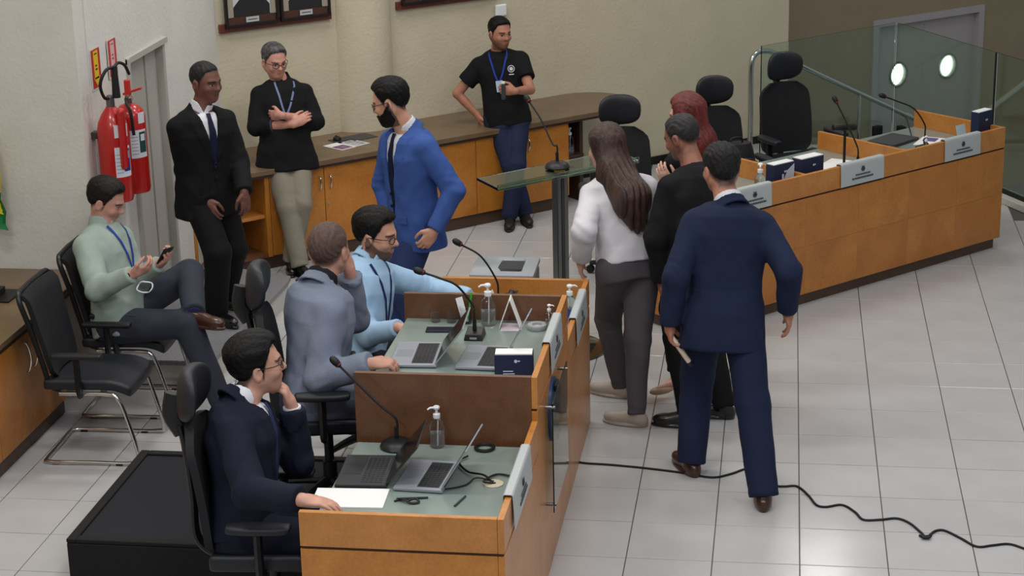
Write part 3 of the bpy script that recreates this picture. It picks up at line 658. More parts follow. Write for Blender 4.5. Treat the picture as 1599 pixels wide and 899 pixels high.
# --- raised middle desk
laptop('silver open laptop under the grey suited man\'s hand', (-1.90,-3.78,Z2), R(3), .345, .235, 128, False)
laptop('grey open laptop partly behind the navy box', (-1.56,-3.80,Z2), R(-2), .33, .23, 118, False)
card_box('navy box with white top on the raised middle desk', (-1.38,-4.02,Z2), R(5), .185, .085, .125)
tag(obj('smartphone', MB().obox(frame((-1.85,-3.375,Z2),R(4)),-.08,.08,-.038,.038,0,.009), mat('phone_navy',(26,28,44),.25), bevel=.004), 'dark phone lying face up on the raised desk', 'phone')
bpy.data.objects['smartphone']['group'] = 'phones'
for x,y,l_ in ((-1.905,-3.235,'clear plastic cup on the raised desk nearest the blue shirt'),(-1.82,-3.24,'clear plastic cup on the raised desk beside the pen holder')):
    c_ = thing('plastic_cup', l_, 'cup', (x,y,Z2), 0, 'clear plastic cups')
    obj('cup_wall', MB().lathe([(.024,.001),(.031,.06),(.032,.062),(.030,.061),(.023,.003)],24), M_CLEAR, c_, smooth='auto')
hd_ = thing('pen_holder', 'clear acrylic holder with a green pen on the raised desk', 'holder', (-1.745,-3.24,Z2), R(10))
obj('acrylic_wall', MB().box(-.03,-.027,-.03,.03,0,.09).box(.027,.03,-.03,.03,0,.11).box(-.027,.027,-.03,-.027,0,.09).box(-.027,.027,.027,.03,0,.11).box(-.027,.027,-.027,.027,0,.003), M_CLEAR, hd_)
obj('green_pen', MB().tube([(.01,.0,.005),(.035,.01,.16)],.005,8), mat('pen_green',(40,170,60),.4), hd_)
obj('folded_note', MB().add([(-.02,-.01,.01),(.015,-.01,.01),(-.015,.012,.14),(-.05,.012,.13)],[(0,1,2,3)]).box(-.02,.015,-.012,-.010,.01,.012), M_PAPER, hd_)
bottle('clear sanitiser bottle standing on the raised middle desk', (-1.62,-3.27,Z2), s=1.12, rz=R(15))
mic('gooseneck microphone on the raised middle desk', (-1.66,-3.47,Z2), (-1.91,-3.50,1.355), ctrl=[(-1.665,-3.46,1.17),(-1.74,-3.48,1.28),(-1.82,-3.50,1.325)], basekind='block', rz=R(0))
tc_ = thing('tent_card', 'white folded tent card on the raised middle desk', 'card', (-1.50,-3.28,Z2), R(4))
obj('card_face', MB().add([(-.06,-.05,0),(-.06,.05,0),(-.004,.05,.155),(-.004,-.05,.155),(-.0575,-.05,0),(-.0575,.05,0),(-.0015,.05,.155),(-.0015,-.05,.155)],[(0,1,2,3),(7,6,5,4),(0,3,7,4),(1,5,6,2),(3,2,6,7)]), M_PAPER, tc_)
obj('card_face', MB().add([(.05,-.05,0),(.05,.05,0),(-.002,.05,.155),(-.002,-.05,.155),(.0525,-.05,0),(.0525,.05,0),(.0005,.05,.155),(.0005,-.05,.155)],[(3,2,1,0),(4,5,6,7),(4,7,3,0),(2,6,5,1),(7,6,2,3)]), M_PAPER, tc_)
obj('loose_sheet', MB().box(-.05,.05,-.08,.05,.0,.0015), mat('pinkish_paper',(206,196,204),.7), tc_)
td = thing('tape_dispenser', 'silver tape roll with an upright clear bottle beside it', 'tape', (-1.36,-3.31,Z2))
obj('roll', MB().lathe([(.026,.0),(.05,.0),(.052,.004),(.052,.022),(.05,.025),(.026,.025),(.026,.0)],32), M_GREY, td, smooth='auto')
obj('core', MB().lathe([(.024,.001),(.025,.012)],28), mat('tape_core',(206,206,202),.5), td)
tag(bottle('slim clear bottle beside the silver tape roll', (-1.30,-3.285,Z2), s=.62, rz=R(180)))
# --- rear desk
mic('gooseneck microphone on the rear desk above the telephone', (-1.70,-2.40,Z3), (-1.90,-2.44,1.195), ctrl=[(-1.71,-2.40,.98),(-1.79,-2.42,1.12)], basekind='block')
tl = thing('desk_telephone', 'black corded telephone on the rear desk', 'telephone', (-1.58,-2.30,Z3), R(-8))
obj('body', MB().add([(-.10,-.08,0),(.10,-.08,0),(.10,.08,0),(-.10,.08,0),(-.10,-.08,.025),(.10,-.08,.025),(.10,.08,.07),(-.10,.08,.07)],[(3,2,1,0),(4,5,6,7),(0,1,5,4),(1,2,6,5),(2,3,7,6),(3,0,4,7)]), M_BLACK, tl, bevel=.006)
obj('handset', MB().tube(bez([(-.09,-.07,.05),(-.075,-.04,.07),(-.072,.02,.085),(-.08,.07,.09)],5),[.018]*6+[.014]*4+[.018]*6,10), M_BLACK, tl, smooth=True)
obj('keypad', MB().box(-.02,.07,-.05,.02,.05,.052), M_DKGREY, tl)
obj('cord', MB().tube(bez([(.10,0,.02),(.16,.02,.008),(.22,-.03,.006),(.30,.02,.006)],6),.004,6), M_RUBBER, tl, smooth=True)
bottle('sanitiser bottle with blue label in the corner of the rear desk', (-1.29,-2.44,Z3), s=1.05, blue=True, rz=R(200))
laptop('black laptop on the rear desk under the outstretched arm', (-1.92,-2.30,Z3), R(0), .30, .21, 165, True)
tc2 = obj('tent_card', MB().add([(-.04,-.04,0),(-.04,.04,0),(0,.04,.11),(0,-.04,.11),(-.037,-.04,0),(-.037,.04,0),(.003,.04,.11),(.003,-.04,.11),(.04,.04,0),(.04,-.04,0),(.043,.04,0),(.043,-.04,0)],[(0,1,2,3),(7,6,5,4),(3,2,8,9),(7,11,10,6),(0,3,7,4),(1,5,6,2)]), M_PAPER, None, loc=(-1.76,-2.28,Z3))
tag(tc2, 'small white tent card on the rear desk', 'card')
# --- lectern top
mic('gooseneck microphone standing on the glass lectern', (-1.55,-.77,1.226), (-1.745,-.62,1.625), ctrl=[(-1.58,-.76,1.38),(-1.66,-.69,1.52)])
# --- bench
def bpos(u,v,z=.8105): return bw(u,v,z)
bottle('sanitiser bottle behind the bench front beside two navy boxes', bpos(.78,.16), s=1.15, rz=R(90))
bb = card_box('navy printed box on the bench, left of the pair', bpos(.945,.135), BANG, .20, .075, .215); obj('cover_swoosh', MB().add([(-.02,-.0385,.06),(.098,-.0385,.02),(.098,-.0385,.20),(.03,-.0385,.16)],[(0,1,2,3)]).box(-.02,.0,-.0386,-.0384,.10,.14), mat('pale_cover',(186,196,214),.5), bb)
card_box('navy box on the bench, right of the pair', bpos(1.245,.16), BANG, .22, .09, .205)
card_box('navy box at the right end of the bench', bpos(3.10,.15), BANG+R(4), .17, .07, .25)
tag(obj('info_card', MB().obox(Matrix.Translation(bpos(2.93,.17)) @ Matrix.Rotation(BANG,4,'Z') @ Matrix.Rotation(R(-14),4,'X'),-.05,.05,0,.003,0,.16), mat('pale_blue_card',(190,208,214),.6)), 'pale blue card leaning by the right end box', 'card')
tag(obj('loose_papers', MB().obox(Matrix.Translation(bpos(1.82,.42)) @ Matrix.Rotation(BANG+R(20),4,'Z'),-.15,.15,-.1,.1,0,.002).obox(Matrix.Translation(bpos(1.70,.30)) @ Matrix.Rotation(BANG-R(5),4,'Z'),-.14,.14,-.1,.1,.0022,.004), M_PAPER), 'white sheets at the middle bench seat', 'paper')
mic('gooseneck microphone at the middle bench seat', bpos(1.80,.20), bpos(1.735,.36,1.29), ctrl=[bpos(1.80,.22,1.0),bpos(1.77,.27,1.12)], basekind='block', rz=BANG)
wb = thing('webcam_bar', 'black conference bar on a short foot at middle bench seat', 'device', bpos(1.80,.33), BANG+R(-15))
obj('bar', MB().tube([(-.10,0,.30),(-.09,0,.30),(.08,0,.285),(.09,0,.285)],[.02,.026,.026,.02],12), M_BLACK, wb, smooth=True)
obj('foot', MB().box(-.03,.03,-.03,.03,0,.012), M_BLACK, wb, bevel=.004); obj('stem', MB().tube([(0,0,.012),(0,0,.28)],.01,8), M_BLACK, wb, smooth=True)
mic('gooseneck microphone at the right hand bench seat', bpos(2.58,.25), bpos(2.27,.38,1.25), ctrl=[bpos(2.58,.26,1.02),bpos(2.50,.30,1.14),bpos(2.36,.35,1.21)], basekind='block', rz=BANG)
bottle('small sanitiser bottle at the right hand bench seat', bpos(2.50,.17), s=.72, rz=R(60))
def closed_laptop(label, u, v, a, cm):
    t_ = thing('closed_laptop', label, 'laptop', bpos(u,v), BANG+a, 'closed laptops on the bench')
    obj('base', MB().box(-.17,.17,-.12,.12,.002,.014), cm, t_, bevel=.003); obj('lid', MB().box(-.17,.17,-.12,.12,.0145,.022), cm, t_, bevel=.003)
closed_laptop('closed dark laptop on the bench against the right divider', 2.66,.62,R(8), M_DKGREY)
closed_laptop('closed dark tablet nearer the front of the right bench seat', 2.30,.42,R(-12), mat('dark_slate',(44,48,52),.35))
tag(obj('leaflet', MB().obox(Matrix.Translation(bpos(2.86,.42)) @ Matrix.Rotation(BANG+R(25),4,'Z'),-.14,.14,-.10,.10,0,.003), M_PAPER), 'white leaflet with violet print at the right bench seat', 'paper')
lf = bpy.data.objects['leaflet']; obj('violet_print', MB().obox(Matrix.Translation(bpos(2.88,.42)) @ Matrix.Rotation(BANG+R(25),4,'Z'),-.02,.10,-.02,.08,.0032,.0038), mat('violet_ink',(96,76,130),.7), lf)
tag(obj('bench_lead', MB().tube(bez([bpos(2.95,.80,.95),bpos(2.92,.72,.93),bpos(2.88,.64,.84),bpos(2.80,.55,.815)],8),.005,6), M_RUBBER, smooth=True), 'black lead hanging over the right divider of the bench', 'cable')
# glass clamps
for u_,a,b_ in ((.88,ga,gc),(.10,gc,gp),(.30,gc,gp)):
    p = a+(b_-a)*u_; d = (b_-a).normalized(); an = math.atan2(d.y,d.x)
    k = list(o_ for o_ in COL.objects if o_.name.startswith('glass_balustrade'))[0 if a is ga else 1]
    obj('clamp', MB().obox(frame((p.x,p.y,0),an),-.045,.045,-.03,.03,.10,.28), M_RUBBER, k, bevel=.006)
# backpack on the middle chair
bp_ = thing('backpack', 'black backpack slumped in the chair behind the red haired woman', 'backpack', (-.47,1.50,.505), R(-62))
def pk(u,v):
    a = 2*math.pi*u; z = .36*v; rx = .10*(1-.35*v**3)*(1+.1*math.sin(3*a)); ry = .17*(1-.30*v**2.5); return (rx*math.cos(a), ry*math.sin(a), z)
mbk = MB().grid(pk,24,10); mbk.f.append(tuple(range(10*25,10*25+24)))
obj('bag', mbk, mat('backpack_nylon',(26,26,27),.7,bump=.3,bscale=40), bp_, smooth=True)
obj('front_pocket', MB().box(.085,.125,-.12,.12,.02,.20), mat('backpack_nylon',(26,26,27)), bp_, bevel=.02, segs=3)
obj('zip', MB().tube(bez([(.10,-.13,.22),(.112,-.06,.255),(.113,.06,.255),(.10,.13,.22)],6),.005,6), M_DKGREY, bp_)
obj('carry_loop', MB().tube(bez([(0,-.05,.34),(0,-.04,.395),(0,.04,.395),(0,.05,.34)],6),.008,8), M_RUBBER, bp_, smooth=True)
# --- counter top things
def cpos(u,v,z=.7825): return tuple(cbw(u,v,z))
mg = thing('magazine', 'open magazine with violet picture on the long counter', 'magazine', cpos(-2.02,.28), CB_ANG+R(12))
obj('page', MB().box(-.15,0,-.11,.11,0,.004), M_PAPER, mg); obj('page', MB().box(.001,.15,-.11,.11,0,.004), mat('grey_page',(190,188,192),.7), mg)
obj('picture', MB().box(-.14,-.02,-.10,.02,.0042,.0048), mat('violet_picture',(150,110,140),.6,var=.5,vscale=20,col2=(70,50,80)), mg)
obj('picture', MB().box(.02,.13,-.08,.09,.0042,.0048), mat('dark_text_block',(80,80,90),.7,var=.6,vscale=40,col2=(200,200,200)), mg)
tag(obj('desk_mat', MB().obox(frame(cpos(-1.86,.44),CB_ANG+R(4)),-.19,.17,-.09,.09,0,.004), M_DKGREY, bevel=.002), 'dark grey mat on the counter by the pilaster', 'mat')
ms = thing('computer_mouse', 'black computer mouse on the counter by the magazine', 'mouse', cpos(-2.0,.46,.7866), CB_ANG)
obj('shell', MB().lathe([(.03,0),(.034,.008),(.03,.022),(.016,.032),(.004,.035)],20), M_BLACK, ms, smooth=True); obj('wheel', MB().box(-.004,.004,.008,.024,.028,.036), M_DKGREY, ms)
bottle('clear sanitiser bottle on the shelf at the rounded counter end', cpos(.03,.12,.4255), s=1.1, rz=R(30))
tag(obj('white_dish', MB().lathe([(.03,0),(.06,.008),(.065,.016),(.058,.014),(.03,.006)],24), M_WHITE, loc=cpos(.06,.22,.4255), smooth='auto'), 'white dish on the shelf at the rounded counter end', 'dish')
# --- black tray on the left cabinet
ty = thing('document_tray', 'black desk tray with an upright piece on the low left cabinet', 'tray', (-4.775,-2.21,.7555), R(0))
obj('tray', MB().box(-.14,.14,-.14,.10,0,.012), M_BLACK, ty, bevel=.004); obj('upright', MB().box(-.10,-.06,-.02,.06,.0125,.13), M_BLACK, ty, bevel=.004); obj('block', MB().box(-.03,.05,-.06,.04,.0125,.05), M_BLACK, ty, bevel=.004)
# --- extinguishers
def extinguisher(label, loc, co2):
    e_ = thing('fire_extinguisher', label, 'fire extinguisher', loc, 0, 'red wall extinguishers')
    if co2:
        obj('cylinder', MB().lathe([(.06,0),(.09,.006),(.098,.03),(.098,.44),(.088,.50),(.062,.555),(.036,.59),(.03,.60)],32), M_RED, e_, smooth='auto')
        obj('valve', MB().lathe([(.026,.60),(.026,.66),(.018,.67)],16), M_STEEL, e_, smooth='auto')
        obj('discharge_horn', MB().tube([(.05,-.02,.855),(.05,-.02,.66)],[.018,.026],14), M_RUBBER, e_, smooth='auto')
        obj('hose', MB().tube(bez([(0,0,.65),(-.01,-.07,.67),(-.01,-.12,.76),(.02,-.085,.84),(.05,-.02,.85)],8),.010,10), M_RUBBER, e_, smooth=True)
        obj('hose', MB().tube(bez([(.05,-.02,.85),(.055,.05,.862),(.06,.14,.83),(.055,.22,.76)],8),.010,10), M_RUBBER, e_, smooth=True)
        obj('horn_clip', MB().box(.06,.10,-.09,-.02,.22,.60), M_RED, e_, bevel=.02, segs=3)
    else:
        obj('cylinder', MB().lathe([(.06,0),(.092,.006),(.098,.03),(.098,.49),(.09,.53),(.06,.565),(.026,.58)],32), M_RED, e_, smooth='auto')
        obj('valve', MB().lathe([(.022,.58),(.022,.62),(.016,.64)],16), M_STEEL, e_, smooth='auto')
        obj('lever', MB().obox(Matrix.Translation((0,0,.64)) @ Matrix.Rotation(R(-18),4,'Y'),-.03,.10,-.014,.014,0,.014), M_REDPLAS, e_, bevel=.003)
        obj('lever', MB().box(-.018,.018,-.016,.016,.62,.73), M_REDPLAS, e_, bevel=.006)
        obj('gauge', MB().lathe([(.018,0),(.018,.012)],16, Matrix.Translation((.02,-.02,.615)) @ Matrix.Rotation(R(70),4,'Y')), M_CHROME, e_)
        obj('hose', MB().tube(bez([(-.01,-.02,.61),(.02,-.09,.59),(.05,-.12,.55),(.06,-.118,.40)],8),.010,10), M_RUBBER, e_, smooth=True)
    lab = [(R(-70),R(-5),.17,.36,'label_white',(206,210,216)),(R(-66),R(-10),.42,.50,'label_white',(206,210,216))] if co2 else [(R(-75),R(-8),.24,.42,'label_white',(206,210,216)),(R(-40),R(-8),.46,.53,'label_white',(206,210,216))]
    for k,(a0,a1,z0,z1,mn,mc) in enumerate(lab):
        def fn(u,v,a0=a0,a1=a1,z0=z0,z1=z1): 
            a = a0+(a1-a0)*u; return ((.0992*math.cos(a),.0992*math.sin(a),z0+(z1-z0)*v),(math.cos(a),math.sin(a),0))
        lb = obj('label', MB().slab(fn,12,1,.0012), mat(mn,mc,.5), e_)
        if k == 0:
            def fn2(u,v,a0=a0,a1=a1,z0=z0,z1=z1):
                a = a0+(a1-a0)*(.50+.45*u); return ((.1001*math.cos(a),.1001*math.sin(a),z0+(z1-z0)*(.18+.74*v)),(math.cos(a),math.sin(a),0))
            obj('label_panel', MB().slab(fn2,8,1,.0012), mat('label_ink_blue' if co2 else 'label_ink_green',(50,44,130) if co2 else (24,70,60),.5), lb)
            tx = MB()
            for r_ in range(6):
                zz = z0+(z1-z0)*(.14+.12*r_)
                for c in range(6):
                    a = a0+(a1-a0)*(.05+.065*c); a2 = a+(a1-a0)*.045
                    tx.add([(.1003*math.cos(a),.1003*math.sin(a),zz),(.1003*math.cos(a2),.1003*math.sin(a2),zz),(.1003*math.cos(a2),.1003*math.sin(a2),zz+.005),(.1003*math.cos(a),.1003*math.sin(a),zz+.005)],[(0,1,2,3)])
            obj('fine_print', tx, mat('print_grey',(110,116,130),.6), lb)
            def fn3(u,v,a0=a0,a1=a1,z0=z0,z1=z1):
                a = a0+(a1-a0)*(.58+.28*u); return ((.1009*math.cos(a),.1009*math.sin(a),z0+(z1-z0)*(.60+.24*v)),(math.cos(a),math.sin(a),0))
            obj('pictogram', MB().slab(fn3,6,1,.0008), mat('label_white',(206,210,216)), lb)
    obj('wall_bracket', MB().box(-.145,-.095,-.03,.03,.40,.44), M_DKGREY, e_)
extinguisher('red carbon dioxide extinguisher with black horn on the left wall', (-4.225,-1.48,1.155), True)
extinguisher('red powder extinguisher with lever valve nearest the pale door', (-4.245,-1.10,1.115), False)
def wall_sign(label, y0, y1, z0, z1, border, field, arrow):
    X = -4.3575
    s_ = thing('arrow_sign', label, 'sign', (X,(y0+y1)/2,(z0+z1)/2)); hy=(y1-y0)/2; hz=(z1-z0)/2
    obj('backing', MB().box(.006,.0085,-hy,hy,-hz,hz), mat('sign_white',(214,208,204),.5), s_)
    obj('border', MB().box(.0086,.0096,-hy*.84,hy*.84,-hz*.92,hz*.92), border, s_)
    obj('field', MB().box(.0097,.0104,-hy*.42,hy*.42,-hz*.5,hz*.84).add([(.0104,-hy*.62,-hz*.42),(.0104,hy*.62,-hz*.42),(.0104,0,-hz*.86)],[(2,1,0)]), field, s_)
    ink = mat('sign_ink',(60,40,20),.6)
    obj('lettering', MB().box(.0105,.0109,-hy*.18,hy*.2,-.012,.0).box(.0105,.0109,-hy*.2,hy*.16,.012,.022).box(.0105,.0109,-hy*.28,hy*.28,hz*.66,hz*.72), arrow, s_)
wall_sign('yellow arrow on red extinguisher sign, nearer the wall corner', -1.43,-1.25, 1.835,2.095, mat('sign_red',(178,36,28),.4), mat('sign_yellow',(226,186,30),.4), mat('sign_ink',(60,40,20),.6))
wall_sign('pale pink arrow extinguisher sign beside the pale door', -1.12,-.95, 1.85,2.10, mat('sign_crimson',(186,48,62),.4), mat('sign_pink',(220,176,178),.4), mat('sign_redink',(180,70,80),.6))
# --- portraits on the back wall
rl = thing('picture_rail', 'dark wood rail carrying two portraits left of the pilaster', 'rail', cpos(-2.34,.695,1.72), CB_ANG, 'portrait rails')
obj('board', MB().box(-.50,.475,-.012,.018,-.02,.045), wood('rail_wood',(112,52,34),(84,38,26),.4,5,'X'), rl, bevel=.003)
rl2 = thing('picture_rail', 'dark wood rail carrying two portraits right of the pilaster', 'rail', cpos(-.72,.695,1.72), CB_ANG, 'portrait rails')
obj('board', MB().box(-.54,.48,-.012,.018,-.02,.045), wood('rail_wood',(112,52,34),(84,38,26)), rl2, bevel=.003)
M_FRM = mat('portrait_frame_black',(26,20,19),.4)
def portrait(label, u0, u1, kind):
    W = u1-u0; p_ = thing('framed_portrait', label, 'portrait', cpos((u0+u1)/2,.664,1.735), CB_ANG, 'framed black and white portraits')
    h_ = W/2; H = .62; fr = .022
    obj('frame', MB().box(-h_,-h_+fr,-.012,.016,0,H).box(h_-fr,h_,-.012,.016,0,H).box(-h_+fr,h_-fr,-.012,.016,0,fr*1.0).box(-h_+fr,h_-fr,-.012,.016,H-fr,H), M_FRM, p_, bevel=.002)
    obj('mount', MB().box(-h_+fr,h_-fr,.002,.012,fr,H-fr), mat('mount_walnut',(70,44,34),.5), p_)
    for x0_,x1_ in ((-h_+fr,-h_+fr+.05),(h_-fr-.045,h_-fr)): obj('side_mount', MB().box(x0_,x1_,-.001,.0018,fr+.055,H-fr), mat('mount_beige',(150,142,126),.6), p_)
    obj('print_ground', MB().box(-h_+fr+.05,h_-fr-.04,-.001,.0018,fr+.06,H-fr-.02), mat('photo_grey',(206,208,210),.5,var=.3,vscale=6), p_)
    w_ = h_-fr-.05
    bust = [(-w_,.0),(w_,.0),(w_,.10 if kind else .07),(w_*.6,.14),(w_*.30,.18),(.0,.155),(-w_*.30,.18),(-w_*.62,.13),(-w_,.07)]
    mb_ = MB(); n_ = len(bust); mb_.add([(x,-.0018,z+fr+.06) for x,z in bust],[tuple(range(n_))]); obj('dark_garment', mb_, mat('photo_black',(32,33,36),.5), p_)
    cl_ = [(-w_*.30,.16),(0,.135),(w_*.30,.16),(w_*.26,.20),(-w_*.26,.20)]
    obj('pale_collar', MB().add([(x,-.0022,z+fr+.06) for x,z in cl_],[tuple(range(5))]), mat('photo_white',(214,216,218),.5), p_)
    fc = [(.075*math.cos(a),.27+.095*math.sin(a)) for a in [k*2*math.pi/20 for k in range(20)]]
    obj('portrait_face', MB().add([(x,-.0024,z+fr+.06) for x,z in fc],[tuple(range(20))]), mat('photo_grey_light',(150,150,152),.5), p_)
    pl_ = obj('name_tag', MB().box(-.055,.055,-.0085,-.005,fr+.008,fr+.048), mat('tag_silver',(176,178,180),.4), p_)
    obj('tag_text', MB().box(-.04,.04,-.0093,-.0088,fr+.025,fr+.031), M_DKGREY, pl_)
portrait('black and white framed portrait leftmost above the man in the black shirt', -2.80,-2.345, 0)
portrait('black and white framed portrait just left of the rounded pilaster', -2.325,-1.885, 1)
portrait('dark framed portrait just right of the rounded pilaster', -1.225,-.79, 1)
portrait('dark framed portrait farthest right on the back wall', -.765,-.33, 0)
tag(obj('wall_switch', MB().obox(CB @ Matrix.Translation((-.235,.70,1.585)),-.055,.055,-.012,.0158,-.05,.05), M_WHITE, bevel=.012, segs=3), 'small white box on the wall above the leaning man', 'switch')
# --- flag at the left edge
fg = thing('flag', 'green and yellow flag edge hanging at the left border', 'flag', (-4.915,-1.80,.7555))
def fl_(u,v,x0,x1,z0,z1): return ((x0+(x1-x0)*u+.012*math.sin(9*v+3*u), .02*math.sin(14*u+4*v), z0+(z1-z0)*v-.12*u*(1-v)),(0,-1,.1))
obj('yellow_field', MB().slab(lambda u,v: fl_(u,v,-.20,.062,.50,.92),14,10,.004), mat('flag_yellow',(222,200,30),.7), fg, smooth=True)
obj('green_field', MB().slab(lambda u,v: fl_(u,v,-.20,.075,.40,.53),14,6,.004), mat('flag_green',(16,112,54),.7), fg, smooth=True)
obj('staff', MB().tube([(-.20,0,0),(-.20,0,1.3)],.012,10), M_HONEYB, fg, smooth=True); obj('staff_foot', MB().lathe([(.05,0),(.05,.02),(.014,.03)],20, Matrix.Translation((-.20,0,0))), M_DKWOOD, fg)
# --- cable across the floor
fc_ = thing('floor_cable', 'black cable snaking across the tiles from the desks', 'cable', (0,0,0))
cpts = CABLE_PTS
obj('cord', MB().tube(bez([(x,y,.006) for x,y in cpts],6),.0065,8), M_RUBBER, fc_, smooth=True)
obj('knot', MB().tube(bez([(KNOT[0]-.03,KNOT[1]+.01,.008),(KNOT[0]+.02,KNOT[1]-.02,.014),(KNOT[0]-.02,KNOT[1]-.02,.014),(KNOT[0]+.03,KNOT[1]+.01,.01)],6),.007,8), M_RUBBER, fc_, smooth=True)
